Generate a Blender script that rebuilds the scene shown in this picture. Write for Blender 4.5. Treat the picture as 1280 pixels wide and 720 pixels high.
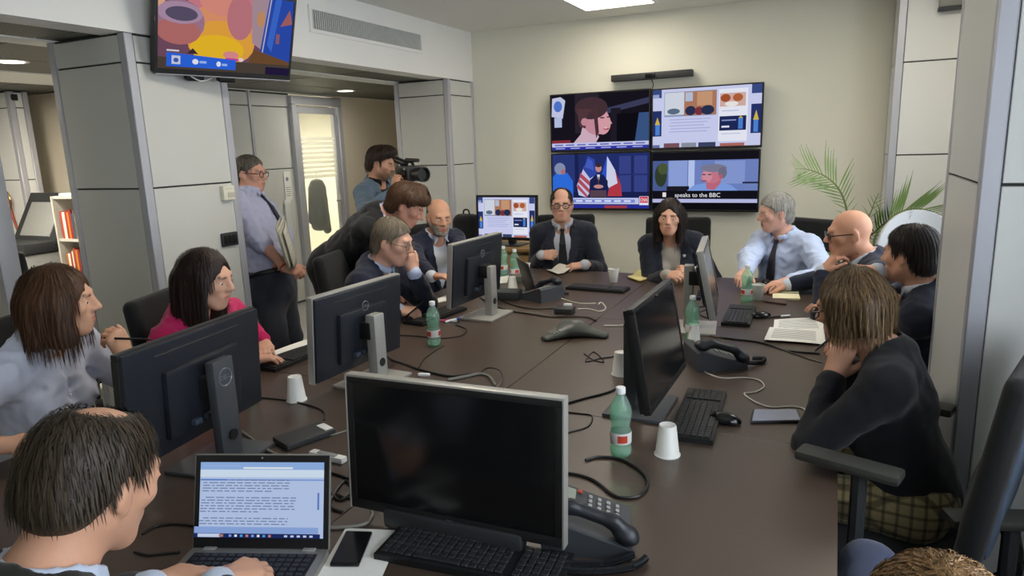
import bpy, bmesh, math, random
import numpy as np
from mathutils import Vector, Matrix
random.seed(7); np.random.seed(7)
for o in list(bpy.data.objects): bpy.data.objects.remove(o)
scene = bpy.context.scene
COL = scene.collection
PI = math.pi
# ---------------------------------------------------------------- camera
CAM_H = 1.64; YAW = 0.441247; PITCH = 0.204107; ROLL = -0.0337532; FPX = 858.17
_f = Vector((-math.sin(YAW)*math.cos(PITCH), math.cos(YAW)*math.cos(PITCH), -math.sin(PITCH)))
_r = Vector((math.cos(YAW), math.sin(YAW), 0)); _u = _r.cross(_f)
CR = _r*math.cos(ROLL) + _u*math.sin(ROLL); CU = -_r*math.sin(ROLL) + _u*math.cos(ROLL); CF = _f
cam = bpy.data.objects.new('camera', bpy.data.cameras.new('camera')); COL.objects.link(cam)
cam.matrix_world = Matrix(((CR.x, CU.x, -CF.x, 0), (CR.y, CU.y, -CF.y, 0), (CR.z, CU.z, -CF.z, CAM_H), (0, 0, 0, 1)))
cam.data.sensor_width = 36; cam.data.lens = 36*FPX/1280; cam.data.clip_start = 0.05
scene.camera = cam
# ---------------------------------------------------------------- world, daylight, exposure
w = bpy.data.worlds.new('sky'); scene.world = w; w.use_nodes = True
w.node_tree.nodes['Background'].inputs[0].default_value = (0.80, 0.88, 1, 1)
w.node_tree.nodes['Background'].inputs[1].default_value = 3.0
vs = scene.view_settings
vs.view_transform = 'Standard'; vs.look = 'None'; vs.gamma = 1; vs.use_curve_mapping = False; vs.exposure = 0.03
def area(name, loc, direction, sx, sy, power, col):
    l = bpy.data.lights.new(name, 'AREA'); l.shape = 'RECTANGLE'; l.size = sx; l.size_y = sy; l.energy = power; l.color = col
    o = bpy.data.objects.new(name, l); COL.objects.link(o); o.location = loc
    o.rotation_euler = Vector(direction).to_track_quat('-Z', 'Y').to_euler(); return o
DAY = (0.88, 0.94, 1.0)
area('daylight', (1.45, 0.55, 1.65), (-1, 0, -0.12), 2.6, 1.5, 60, DAY)      # sky light outside the two windows
area('daylight', (1.45, 3.95, 1.65), (-1, 0, -0.12), 1.4, 1.5, 34, DAY)
# ---------------------------------------------------------------- pixel helpers (1280 x 720 photo frame)
def ray(px, py): return CR*((px-640)/FPX) - CU*((py-360)/FPX) + CF
def atz(px, py, z): r = ray(px, py); return r*((z-CAM_H)/r.z) + Vector((0, 0, CAM_H))
def aty(px, py, y): r = ray(px, py); return r*(y/r.y) + Vector((0, 0, CAM_H))
def atx(px, py, x): r = ray(px, py); return r*(x/r.x) + Vector((0, 0, CAM_H))
def atd(px, py, d): return ray(px, py)*d + Vector((0, 0, CAM_H))
TZ = 0.74
def tab(px, py, z=TZ): return atz(px, py, z)
# ---------------------------------------------------------------- materials
def srgb(c):
    if isinstance(c, str): c = [int(c[i:i+2], 16)/255 for i in (0, 2, 4)]
    return tuple(((v/12.92) if v <= 0.04045 else ((v+0.055)/1.055)**2.4) for v in c)
MATS = {}
def mat(name, col, rough=0.5, metal=0.0, noise=0.08, nscale=30, bump=0.0, bscale=200, stretch=(1, 1, 1), trans=0.0, ior=1.45, spec=0.5, sheen=0.0, vcol=False, coat=0.0, emit=None, estr=0):
    if name in MATS: return MATS[name]
    m = bpy.data.materials.new(name); m.use_nodes = True; nt = m.node_tree; b = nt.nodes['Principled BSDF']
    c = srgb(col)
    b.inputs['Roughness'].default_value = rough; b.inputs['Metallic'].default_value = metal
    b.inputs['Specular IOR Level'].default_value = spec; b.inputs['IOR'].default_value = ior
    b.inputs['Transmission Weight'].default_value = trans; b.inputs['Coat Weight'].default_value = coat
    if sheen: b.inputs['Sheen Weight'].default_value = sheen
    if emit: b.inputs['Emission Color'].default_value = (*srgb(emit), 1); b.inputs['Emission Strength'].default_value = estr
    tc = nt.nodes.new('ShaderNodeTexCoord'); mp = nt.nodes.new('ShaderNodeMapping'); mp.inputs['Scale'].default_value = stretch
    nt.links.new(tc.outputs['Object'], mp.inputs[0])
    n = nt.nodes.new('ShaderNodeTexNoise'); n.inputs['Scale'].default_value = nscale; n.inputs['Detail'].default_value = 3
    nt.links.new(mp.outputs[0], n.inputs['Vector'])
    mx = nt.nodes.new('ShaderNodeMixRGB'); mx.blend_type = 'MULTIPLY'; mx.inputs[0].default_value = 1
    rg = nt.nodes.new('ShaderNodeMapRange'); rg.inputs[3].default_value = 1-noise; rg.inputs[4].default_value = 1+noise
    nt.links.new(n.outputs[0], rg.inputs[0]); nt.links.new(rg.outputs[0], mx.inputs[2])
    if vcol:
        a = nt.nodes.new('ShaderNodeVertexColor'); a.layer_name = 'Col'; nt.links.new(a.outputs[0], mx.inputs[1])
    else: mx.inputs[1].default_value = (*c, 1)
    nt.links.new(mx.outputs[0], b.inputs['Base Color'])
    if bump:
        n2 = nt.nodes.new('ShaderNodeTexNoise'); n2.inputs['Scale'].default_value = bscale; n2.inputs['Detail'].default_value = 2
        nt.links.new(mp.outputs[0], n2.inputs['Vector'])
        bp = nt.nodes.new('ShaderNodeBump'); bp.inputs['Strength'].default_value = bump; bp.inputs['Distance'].default_value = 0.004
        nt.links.new(n2.outputs[0], bp.inputs['Height']); nt.links.new(bp.outputs[0], b.inputs['Normal'])
    MATS[name] = m; return m
def emis(name, col, strength, vcol=False):
    if name in MATS: return MATS[name]
    m = bpy.data.materials.new(name); m.use_nodes = True; nt = m.node_tree
    for nd in list(nt.nodes): nt.nodes.remove(nd)
    out = nt.nodes.new('ShaderNodeOutputMaterial'); e = nt.nodes.new('ShaderNodeEmission'); e.inputs[1].default_value = strength
    if vcol:
        a = nt.nodes.new('ShaderNodeVertexColor'); a.layer_name = 'Col'; nt.links.new(a.outputs[0], e.inputs[0])
    else: e.inputs[0].default_value = (*srgb(col), 1)
    nt.links.new(e.outputs[0], out.inputs[0]); MATS[name] = m; return m
def glassmat(name, tint=(1, 1, 1), opacity=0.08, rough=0.02):
    if name in MATS: return MATS[name]
    m = bpy.data.materials.new(name); m.use_nodes = True; nt = m.node_tree
    for nd in list(nt.nodes): nt.nodes.remove(nd)
    out = nt.nodes.new('ShaderNodeOutputMaterial'); t = nt.nodes.new('ShaderNodeBsdfTransparent'); t.inputs[0].default_value = (*tint, 1)
    g = nt.nodes.new('ShaderNodeBsdfGlossy'); g.inputs['Roughness'].default_value = rough
    d = nt.nodes.new('ShaderNodeFresnel'); d.inputs[0].default_value = 1.4
    ge = nt.nodes.new('ShaderNodeNewGeometry'); iv = nt.nodes.new('ShaderNodeMath'); iv.operation = 'SUBTRACT'; iv.inputs[0].default_value = 1.0; nt.links.new(ge.outputs['Backfacing'], iv.inputs[1])
    ml = nt.nodes.new('ShaderNodeMath'); ml.operation = 'MULTIPLY'; nt.links.new(d.outputs[0], ml.inputs[0]); nt.links.new(iv.outputs[0], ml.inputs[1])
    mx = nt.nodes.new('ShaderNodeMixShader'); nt.links.new(ml.outputs[0], mx.inputs[0])
    df = nt.nodes.new('ShaderNodeBsdfDiffuse'); df.inputs[0].default_value = (*tint, 1)
    mx2 = nt.nodes.new('ShaderNodeMixShader'); mx2.inputs[0].default_value = opacity
    nt.links.new(t.outputs[0], mx2.inputs[1]); nt.links.new(df.outputs[0], mx2.inputs[2])
    nt.links.new(mx2.outputs[0], mx.inputs[1]); nt.links.new(g.outputs[0], mx.inputs[2])
    nt.links.new(mx.outputs[0], out.inputs[0]); MATS[name] = m; return m
# ---------------------------------------------------------------- object helpers
def link(name, me, m=None, parent=None, loc=None, rot=None):
    o = bpy.data.objects.new(name, me); COL.objects.link(o)
    if m is not None and me is not None: me.materials.append(m)
    if parent is not None: o.parent = parent
    if loc is not None: o.location = loc
    if rot is not None: o.rotation_euler = rot
    return o
def tag(o, label, cat=None, group=None, kind=None):
    if label: o['label'] = label
    if cat: o['category'] = cat
    if group: o['group'] = group
    if kind: o['kind'] = kind
    return o
def thing(name, label, cat, loc=(0, 0, 0), rz=0, group=None, rot=None):
    o = bpy.data.objects.new(name, None); COL.objects.link(o); o.empty_display_size = 0.05
    o.location = loc; o.rotation_euler = rot if rot else (0, 0, rz); return tag(o, label, cat, group)
def dup(root, label=None, loc=None, rz=None, group=None):
    def cp(o, par):
        c = o.copy(); COL.objects.link(c); c.parent = par
        for ch in kids.get(o.name, []): cp(ch, c)
        return c
    kids = {}
    for o in bpy.data.objects:
        if o.parent: kids.setdefault(o.parent.name, []).append(o)
    r = cp(root, None)
    if loc is not None: r.location = loc
    if rz is not None: r.rotation_euler = (0, 0, rz)
    if label: r['label'] = label
    if group: r['group'] = group
    return r
class B:
    """collects shapes into one mesh"""
    def __init__(s): s.bm = bmesh.new()
    def xf(s, verts, M):
        bmesh.ops.transform(s.bm, matrix=M, verts=verts)
    def box(s, c, d, bev=0.0, rot=None, seg=2):
        r = bmesh.ops.create_cube(s.bm, size=1); vs_ = r['verts']
        bmesh.ops.scale(s.bm, vec=d, verts=vs_)
        if bev:
            es = list({e for v in vs_ for e in v.link_edges})
            rb = bmesh.ops.bevel(s.bm, geom=es, offset=bev, segments=seg, affect='EDGES', profile=0.6)
            vs_ = list({v for f in rb['faces'] for v in f.verts} | {v for v in vs_ if v.is_valid})
            # all verts of this island
            seen = set(vs_); st = list(vs_)
            while st:
                v = st.pop()
                for e in v.link_edges:
                    q = e.other_vert(v)
                    if q not in seen: seen.add(q); st.append(q)
            vs_ = list(seen)
        M = Matrix.Translation(c)
        if rot is not None: M = M @ (rot if isinstance(rot, Matrix) else Matrix.Rotation(rot, 4, 'Z'))
        s.xf(vs_, M); return s
    def cyl(s, a, b, r, r2=None, n=12, caps=True):
        a = Vector(a); b = Vector(b); d = b-a; L = d.length
        rr = bmesh.ops.create_cone(s.bm, cap_ends=caps, segments=n, radius1=r, radius2=r if r2 is None else r2, depth=L)
        M = Matrix.Translation((a+b)/2) @ d.to_track_quat('Z', 'Y').to_matrix().to_4x4()
        s.xf(rr['verts'], M); return s
    def sph(s, c, r, n=12, sc=(1, 1, 1), rot=None):
        rr = bmesh.ops.create_uvsphere(s.bm, u_segments=n, v_segments=max(6, n//2+2), radius=r)
        M = Matrix.Translation(c)
        if rot is not None: M = M @ rot
        s.xf(rr['verts'], M @ Matrix.Diagonal((*sc, 1))); return s
    def lathe(s, prof, n=20, c=(0, 0, 0)):
        c = Vector(c); rings = []
        for r, z in prof:
            if r < 1e-5: rings.append([s.bm.verts.new(c+Vector((0, 0, z)))])
            else: rings.append([s.bm.verts.new(c+Vector((r*math.cos(2*PI*i/n), r*math.sin(2*PI*i/n), z))) for i in range(n)])
        for A, C in zip(rings[:-1], rings[1:]):
            for i in range(n):
                j = (i+1) % n
                if len(A) == 1 and len(C) == 1: continue
                if len(A) == 1: s.bm.faces.new((A[0], C[j], C[i]))
                elif len(C) == 1: s.bm.faces.new((A[i], A[j], C[0]))
                else: s.bm.faces.new((A[i], A[j], C[j], C[i]))
        return s
    def tube(s, pts, r, n=6, sub=6, closed=False):
        P = [Vector(p) for p in pts]
        if sub > 1 and len(P) > 2:
            Q = []
            for i in range(len(P)-1):
                p0 = P[max(i-1, 0)]; p1 = P[i]; p2 = P[i+1]; p3 = P[min(i+2, len(P)-1)]
                for k in range(sub):
                    t = k/sub
                    Q.append(0.5*((2*p1)+(p2-p0)*t+(2*p0-5*p1+4*p2-p3)*t*t+(3*p1-p0-3*p2+p3)*t**3))
            Q.append(P[-1]); P = Q
        rings = []; up = Vector((0.13, 0.21, 1)).normalized()
        for i, p in enumerate(P):
            t = (P[min(i+1, len(P)-1)]-P[max(i-1, 0)]).normalized()
            x = t.cross(up)
            if x.length < 1e-3: x = t.cross(Vector((1, 0, 0)))
            x.normalize(); y = x.cross(t)
            rr = r(i/(len(P)-1)) if callable(r) else r
            rings.append([s.bm.verts.new(p+(x*math.cos(2*PI*k/n)+y*math.sin(2*PI*k/n))*rr) for k in range(n)])
        for A, C in zip(rings[:-1], rings[1:]):
            for k in range(n): s.bm.faces.new((A[k], A[(k+1) % n], C[(k+1) % n], C[k]))
        s.bm.faces.new(rings[0][::-1]); s.bm.faces.new(rings[-1]); return s
    def prism(s, poly, z0, z1, M=None):
        lo = [s.bm.verts.new((x, y, z0)) for x, y in poly]; hi = [s.bm.verts.new((x, y, z1)) for x, y in poly]
        n = len(poly)
        s.bm.faces.new(lo[::-1]); s.bm.faces.new(hi)
        for i in range(n): s.bm.faces.new((lo[i], lo[(i+1) % n], hi[(i+1) % n], hi[i]))
        if M is not None: s.xf(lo+hi, M)
        return s
    def grid(s, nu, nv, fn):
        V = [[s.bm.verts.new(fn(i/nu, j/nv)) for j in range(nv+1)] for i in range(nu+1)]
        for i in range(nu):
            for j in range(nv): s.bm.faces.new((V[i][j], V[i+1][j], V[i+1][j+1], V[i][j+1]))
        return s
    def mesh(s, smooth=None):
        bmesh.ops.recalc_face_normals(s.bm, faces=s.bm.faces[:])
        me = bpy.data.meshes.new('m'); s.bm.to_mesh(me); s.bm.free()
        if smooth is not None:
            me.polygons.foreach_set('use_smooth', [True]*len(me.polygons))
            if smooth < 180: me.set_sharp_from_angle(angle=math.radians(smooth))
        return me
    def done(s, name, m, parent=None, loc=None, rot=None, smooth=40):
        me = s.mesh(smooth); me.name = name
        return link(name, me, m, parent, loc, rot)
def bevmod(o, wdt=0.004, seg=2):
    b = o.modifiers.new('bevel', 'BEVEL'); b.width = wdt; b.segments = seg; b.limit_method = 'ANGLE'; return o
def textmesh(s, size, extrude=0.0):
    c = bpy.data.curves.new('t', 'FONT'); c.body = s; c.size = size; c.align_x = 'CENTER'; c.align_y = 'CENTER'; c.extrude = extrude; c.resolution_u = 3
    o = bpy.data.objects.new('t', c); COL.objects.link(o)
    dg = bpy.context.evaluated_depsgraph_get(); dg.update()
    me = bpy.data.meshes.new_from_object(o.evaluated_get(dg)); bpy.data.objects.remove(o); return me
def picture(name, parent, shapes, wdt, hgt, m, y=0.0, step=0.00012):
    """flat printed / lit picture: coloured polygons in 0..1 units (x right, y up), in the local x-z plane facing -y"""
    vs_, fs, cols = [], [], []
    def add(poly, c, k):
        b0 = len(vs_)
        for (u, v) in poly: vs_.append(((u-0.5)*wdt, y-step*k, (v-0.5)*hgt))
        fs.append(list(range(b0, b0+len(poly)))); cols.append(srgb(c))
    for k, (c, poly) in enumerate(shapes):
        if isinstance(poly, tuple) and poly[0] == 'e':     # ellipse
            _, cx, cy, rx, ry = poly; poly = [(cx+rx*math.cos(a*PI/10), cy+ry*math.sin(a*PI/10)) for a in range(20)]
        elif isinstance(poly, tuple) and poly[0] == 'r':
            _, x0, y0, x1, y1 = poly; poly = [(x0, y0), (x1, y0), (x1, y1), (x0, y1)]
        elif isinstance(poly, tuple) and poly[0] == 't':   # text
            _, txt, cx, cy, sz, sx = poly
            me = textmesh(txt, 1.0)
            for p in me.polygons:
                add([(cx+me.vertices[i].co.x*sz*sx, cy+me.vertices[i].co.y*sz) for i in p.vertices], c, k)
            continue
        add(poly, c, k)
    me = bpy.data.meshes.new(name); me.from_pydata(vs_, [], fs); me.update()
    ca = me.color_attributes.new('Col', 'FLOAT_COLOR', 'CORNER'); i = 0
    for p, c in zip(me.polygons, cols):
        for _ in p.vertices: ca.data[i].color = (*c, 1); i += 1
    return link(name, me, m, parent)
def rotz(a): return Matrix.Rotation(a, 4, 'Z')
def V(*a): return Vector(a)
# ================================================================ the room
M_wall = mat('wall_paint', 'e3e2d3', 0.7, noise=0.03, nscale=3, bump=0.05, bscale=300)
M_wallb = mat('beige_paint', 'dad1bf', 0.75, noise=0.03, nscale=3)
M_white = mat('white_plaster', 'eaeae6', 0.7, noise=0.02, nscale=4)
M_ceil = mat('ceiling_paint', 'e6e6df', 0.8, noise=0.02, nscale=4)
M_panel = mat('grey_laminate', 'c9cac4', 0.42, noise=0.025, nscale=5)
M_panelw = mat('white_laminate', 'd9dbd8', 0.42, noise=0.02, nscale=5)
M_alu = mat('satin_aluminium', 'b4b6bd', 0.42, 0.25, noise=0.04, nscale=12)
M_dark = mat('dark_joint', '3a3a38', 0.8)
M_floor = mat('floor_vinyl', 'a3a3a0', 0.35, noise=0.10, nscale=9)
M_black = mat('black_plastic', '1b1b1c', 0.42, noise=0.1)
M_blackg = mat('black_gloss', '0d0d0f', 0.12, noise=0.02)
M_dgrey = mat('dark_grey_plastic', '2f3133', 0.5, noise=0.08)
M_cream = mat('cream_plastic', 'dcdac8', 0.5, noise=0.02)
def struct(name, bld, m, label, parent=None, smooth=40):
    o = bld.done(name, m, parent, smooth=smooth)
    if parent is None: tag(o, label, None, None, 'structure')
    return o
ZC = 2.725; ZS = 2.265; XL = -3.275; YB = 6.2; XR = 0.95
struct('floor', B().box((-4, 2.9, -0.05), (10.2, 11.6, 0.1)), M_floor, 'grey vinyl floor under the table')
struct('ceiling', B().box(((XL+XR)/2, 1.8, ZC+0.05), (XR-XL+0.1, 8.9, 0.1)), M_ceil, 'pale flat ceiling over the meeting table')
struct('wall_back', B().box((-1.45, YB+0.05, ZC/2), (4.9, 0.1, ZC)), M_wall, 'cream back wall carrying the four televisions')
struct('wall_front', B().box((-4, -2.65, ZC/2), (10.2, 0.1, ZC)), M_wall, 'cream wall behind the camera')
# right wall with two windows
wb = B(); wx = XR+0.06
for (y0, y1, z0, z1) in [(-2.6, -0.75, 0, ZC), (-0.75, 1.85, 0, 0.9), (-0.75, 1.85, 2.4, ZC), (1.85, 2.85, 0, ZC), (2.85, 3.25, 0, ZC), (3.25, 4.65, 0, 0.9), (3.25, 4.65, 2.4, ZC), (4.65, 6.2, 0, ZC)]:
    wb.box((wx, (y0+y1)/2, (z0+z1)/2), (0.12, y1-y0, z1-z0))
struct('wall_right', wb, M_white, 'white side wall with two wide windows')
for i, (y0, y1) in enumerate([(-0.75, 1.85), (3.25, 4.65)]):
    fb = B()
    for y in (y0+0.03, (y0+y1)/2, y1-0.03): fb.box((XR+0.06, y, 1.65), (0.08, 0.06, 1.5))
    for z in (0.93, 2.37): fb.box((XR+0.06, (y0+y1)/2, z), (0.08, y1-y0, 0.06))
    wo = struct('window_%d' % (i+1), fb, M_alu, 'aluminium framed window in the side wall')
    for k in (0, 1):
        ya = y0 + k*(y1-y0)/2
        B().box((XR+0.06, ya+(y1-y0)/4, 1.65), (0.008, (y1-y0)/2-0.06, 1.4)).done('pane', glassmat('window_glass'), wo)
    B().box((XR-0.06, (y0+y1)/2, 0.9), (0.14, y1-y0, 0.03)).done('window_sill', M_white, wo)
# soffit (dropped beam on the left)
struct('trim_1', B().box((XL-0.3, 1.8, (ZC+ZS)/2+0.018), (0.6, 8.8, ZC-ZS-0.036)).box((XL-0.02, 1.8, ZS+0.018), (0.04, 8.8, 0.036)), M_white, 'white dropped beam with an air vent running along the left side')
# corridor ceiling with perforated metal tiles
def perfmat():
    m = mat('perforated_metal', '7a7a74', 0.5, 0.3, noise=0.03)
    nt = m.node_tree; b = nt.nodes['Principled BSDF']
    tc = nt.nodes.new('ShaderNodeTexCoord'); v = nt.nodes.new('ShaderNodeTexVoronoi'); v.inputs['Scale'].default_value = 30; v.inputs['Randomness'].default_value = 0
    nt.links.new(tc.outputs['Object'], v.inputs['Vector'])
    r = nt.nodes.new('ShaderNodeValToRGB'); r.color_ramp.elements[0].position = 0.36; r.color_ramp.elements[1].position = 0.44
    r.color_ramp.elements[0].color = (0.03, 0.03, 0.03, 1); r.color_ramp.elements[1].color = (*srgb('77776f'), 1)
    nt.links.new(v.outputs['Distance'], r.inputs[0]); nt.links.new(r.outputs[0], b.inputs['Base Color']); return m
M_perf = perfmat()
cc = struct('ceiling_corridor', B().box((-6.44, 2.9, ZS+0.08), (5.1, 11.6, 0.1)), M_ceil, 'suspended corridor ceiling of perforated metal tiles')
tile = None
def ctile(x0, x1, y0, y1):
    B().box(((x0+x1)/2, (y0+y1)/2, ZS+0.018), (x1-x0, y1-y0, 0.024), 0.004, seg=1).done('ceiling_tile', M_perf, cc)
for k in range(9):
    y0 = -2.5+k*1.22
    if k < 9: ctile(-3.835, -3.465, y0+0.006, y0+1.214) if y0 < 5.5 else None
    for (x0, x1) in [(-4.66, -4.04), (-5.30, -4.68), (-6.6, -5.98), (-7.24, -6.62)]: ctile(x0, x1, y0+0.006, y0+1.214)
tb = B()
for x, wd in [(-3.39, 0.14), (-3.935, 0.19), (-5.66, 0.7), (-7.6, 0.6)]: tb.box((x, 2.9, ZS+0.014), (wd, 11.5, 0.028))
struct('border_strip', tb, M_white, '', cc)
# grooved panel pillars
def pillar(name, x0, x1, y0, y1, label, m, top=ZS, zt=2.117, zm=1.478, faces='-x+x-y+y'):
    root = B().box(((x0+x1)/2, (y0+y1)/2, top/2), (x1-x0-0.03, y1-y0-0.03, top)).done(name, M_dark)
    tag(root, label, None, None, 'structure')
    c = 0.05
    for (x, y) in [(x0, y0), (x1, y0), (x0, y1), (x1, y1)]:
        B().box((x+(c/2 if x == x0 else -c/2), y+(c/2 if y == y0 else -c/2), top/2), (c, c, top-0.004), 0.004, seg=1).done('corner_trim', M_alu, root)
    tiers = [(0.02, zm), (zm+0.009, zt), (zt+0.009, top-0.012)]
    if top > 2.5: tiers = [(0.02, zm), (zm+0.009, zt), (zt+0.009, 2.70)]
    for (z0, z1) in tiers:
        for (px, py, dx, dy) in [((x0+x1)/2, y0+0.010, x1-x0-2*c-0.006, 0.016), ((x0+x1)/2, y1-0.010, x1-x0-2*c-0.006, 0.016), (x0+0.010, (y0+y1)/2, 0.016, y1-y0-2*c-0.006), (x1-0.010, (y0+y1)/2, 0.016, y1-y0-2*c-0.006)]:
            B().box((px, py, (z0+z1)/2), (dx, dy, z1-z0), 0.002, seg=1).done('panel', m, root)
    return root
pillar('pillar', -3.895, XL, 2.478, 3.112, 'grey panelled pillar under the hanging television', M_panel)
pillar('pillar', -3.87, XL, 5.70, 6.2, 'grey panelled pillar in the back left corner beside the cream wall', M_panel)
pillar('pillar', 0.385, 0.95, 2.41, 3.13, 'white panelled pillar at the right behind the woman in black', M_panelw, ZC)
pillar('pillar', 0.335, 0.95, 5.72, 6.2, 'white panelled pillar in the back right corner behind the palm', M_panelw, ZC)
pillar('pillar', -7.33, -6.70, 3.85, 4.02, 'distant white panelled pillar at the far left past the copier', M_panelw)
# partition post at the left edge
pt = B().box((-4.52, 2.2, ZS/2), (0.8, 0.06, ZS)).done('trim_2', M_panel); tag(pt, 'pale partition edge at the far left behind the woman in white', None, None, 'structure')
B().box((-4.10, 2.2, ZS/2), (0.06, 0.1, ZS-0.004), 0.005).done('edge_post', M_alu, pt)
# door wall
XD = -5.35
wd_ = struct('wall_left', B().box((XD-0.05, 5.33, ZS/2), (0.08, 1.14, ZS)), M_dark, 'grey panelled partition with a glass door')
for (y0, y1) in [(4.76, 5.31), (5.345, 5.88)]:
    for (z0, z1) in [(0.02, 1.478), (1.487, 2.117), (2.126, 2.25)]:
        B().box((XD-0.005, (y0+y1)/2, (z0+z1)/2), (0.02, y1-y0, z1-z0), 0.002, seg=1).done('panel', M_panel, wd_)
B().box((XD, 5.328, ZS/2), (0.03, 0.03, ZS)).done('trim_strip', M_alu, wd_)
struct('wall_corridor', B().box((XD-0.05, 7.7, ZS/2), (0.1, 2.06, ZS)).box((-4.6, 8.7, ZS/2), (1.6, 0.1, ZS)), M_wallb, 'beige corridor wall beside the glass door')
struct('wall_office', B().box((-7.2, 4.27, ZS/2), (3.7, 0.08, ZS)), M_wallb, 'beige wall of the open office at the far left')
struct('wall_outer', B().box((-9.0, 3, ZS/2), (0.1, 11.4, ZS)), M_wallb, 'beige outer wall of the office')
struct('wall_inner', B().box((-7.4, 7.0, ZS/2), (0.08, 4.4, ZS)).box((-6.4, 8.2, ZS/2), (2.0, 0.08, ZS)), mat('cream_paint', 'e8e6d8', 0.7, noise=0.02, nscale=3), 'cream wall of the lit room behind the glass door')
struct('wall_end', B().box((-3.8, 7.4, ZS/2), (0.08, 2.5, ZS)), M_wallb, 'beige end wall of the corridor')
# glass door
dr = B()
for y in (5.90, 6.66): dr.box((XD, y, 1.076), (0.12, 0.07, 2.15), 0.004, seg=1)
dr.box((XD, 6.28, 2.20), (0.12, 0.83, 0.09), 0.004, seg=1)
dr = struct('door_1', dr, M_alu, 'aluminium framed glass door with frosted stripes')
lf = B()
for y in (5.965, 6.595): lf.box((XD+0.01, y, 1.087), (0.05, 0.055, 1.95), 0.004, seg=1)
for z, h in ((0.06, 0.1), (2.10, 0.07)): lf.box((XD+0.01, 6.28, z), (0.05, 0.66, h), 0.004, seg=1)
lf.done('door_leaf', M_alu, dr)
B().box((XD+0.01, 6.28, 1.08), (0.008, 0.58, 2.0)).done('pane', glassmat('door_glass', (0.95, 0.97, 0.94), 0.10), dr)
M_frost = glassmat('frosted_film', (0.93, 0.93, 0.88), 0.55, 0.4)
for k in range(9):
    z = 1.79-k*0.052; h = 0.036-0.0025*(k % 4)
    B().box((XD+0.016, 6.28, z), (0.002, 0.575, h)).done('frosted_stripe', M_frost, dr)
hb = B().tube([(XD+0.06, 6.56, 1.08), (XD+0.075, 6.54, 1.08), (XD+0.08, 6.44, 1.08)], 0.009).box((XD+0.04, 6.575, 1.07), (0.012, 0.03, 0.16), 0.004)
hb.done('door_handle', M_alu, dr)
nt_ = thing('wall_notice', 'white paper notice taped to the grey panel beside the glass door', 'notice', atx(360, 232, XD+0.012))
B().box((0, 0, 0), (0.002, 0.10, 0.30)).done('sheet', mat('paper', 'ecebe4', 0.8, noise=0.02), nt_)
nt2 = B()
for k in range(5): nt2.box((0.0016, 0, -0.02-0.022*k), (0.0006, 0.07, 0.006))
nt2.sph((0.001, -0.005, 0.07), 0.022, 10, (0.05, 1, 1)).done('print', mat('blue_grey_ink', '7d879b', 0.8), nt_)
nh = thing('paper_holder', 'clear acrylic leaflet holder hanging below the paper notice', 'holder', atx(361, 275, XD+0.012))
B().box((0.012, 0, 0), (0.024, 0.11, 0.36), 0.003).done('pocket', glassmat('acrylic', (0.9, 0.92, 0.93), 0.35), nh)
B().box((0.012, 0, 0.03), (0.008, 0.09, 0.38)).done('leaflets', MATS['paper'], nh)
# dark coat hanging behind the door glass is added with the cloth shapes further down
# ---------------------------------------------------------------- lights the room has, plus unseen panels added as fill
def ceil_panel(x, y, z, label, strength=23, s=0.59, col='fff4e2'):
    t = thing('ceiling_light', label, 'ceiling light', (x, y, z), 0, 'square ceiling light panels')
    fb = B()
    for a in (-1, 1): fb.box((a*s/2, 0, -0.006), (0.022, s-0.024, 0.012)).box((0, a*s/2, -0.006), (s+0.022, 0.022, 0.012))
    fb.done('frame', M_white, t)
    B().box((0, 0, -0.004), (s-0.02, s-0.02, 0.006)).done('diffuser', emis('panel_glow_%d' % int(strength*10), col, strength), t)
    return t
ceil_panel(-1.665, 5.465, ZC, 'glowing square light panel in the ceiling above the wall televisions', 13.0)
for (x, y) in [(-1.665, 3.0), (0.43, 4.5)]:
    ceil_panel(x, y, ZC, strength=(15 if x > 0 else 25), label='square light panel in the ceiling over the %s of the table' % ('far right, added to brighten that end' if x > -1 else 'middle'))  # right-hand panel is unseen, added to brighten the right of the back wall
ceil_panel(-6.4, 6.5, ZS, 'square light panel in the room behind the glass door', 110.0)
ceil_panel(-5.6, 2.65, ZS, 'unseen light panel added left of the view to brighten the open office', 75.0)  # out of view, put in only to lift the dim beige office wall
def downlight(x, y, label):
    t = thing('downlight', label, 'downlight', (x, y, ZS+0.002), 0, 'round corridor downlights')
    B().lathe([(0.075, 0.004), (0.10, -0.002), (0.104, 0.004), (0.075, 0.012)], 28).done('ring', M_white, t)
    B().lathe([(0, 0.0), (0.076, 0.0)], 24).done('lamp', emis('downlight_glow', 'fff6e6', 9), t)
    l = bpy.data.lights.new('downlight_beam', 'AREA'); l.shape = 'DISK'; l.size = 0.15; l.energy = 7; l.color = (1, 0.94, 0.82)
    o = bpy.data.objects.new('downlight_beam', l); COL.objects.link(o); o.parent = t; o.location = (0, 0, -0.006)
downlight(-4.772, 6.128, 'round downlight in the corridor ceiling near the glass door')
downlight(-4.80, 2.81, 'round downlight in the corridor ceiling at the far left')
# ---------------------------------------------------------------- air vent
y0, y1, z0, z1 = 3.87, 5.29, 2.437, 2.612
vt = thing('air_vent', 'long white air vent grille with upright slats in the dropped beam', 'vent', (XL, (y0+y1)/2, (z0+z1)/2))
fb = B(); L = y1-y0; Hh = z1-z0
for a in (-1, 1): fb.box((0.006, 0, a*(Hh/2-0.012)), (0.014, L, 0.024)).box((0.006, a*(L/2-0.014), 0), (0.014, 0.028, Hh-0.049))
fb.done('frame', M_white, vt); B().box((0.001, 0, 0), (0.004, L-0.04, Hh-0.04)).done('backing', M_dark, vt)
sb = B()
for k in range(62): sb.box((0.007, -L/2+0.04+(L-0.08)*k/61, 0), (0.010, 0.007, Hh-0.045))
tag(sb.done('slat_row', M_panelw, vt), None, None, None, 'stuff')
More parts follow.
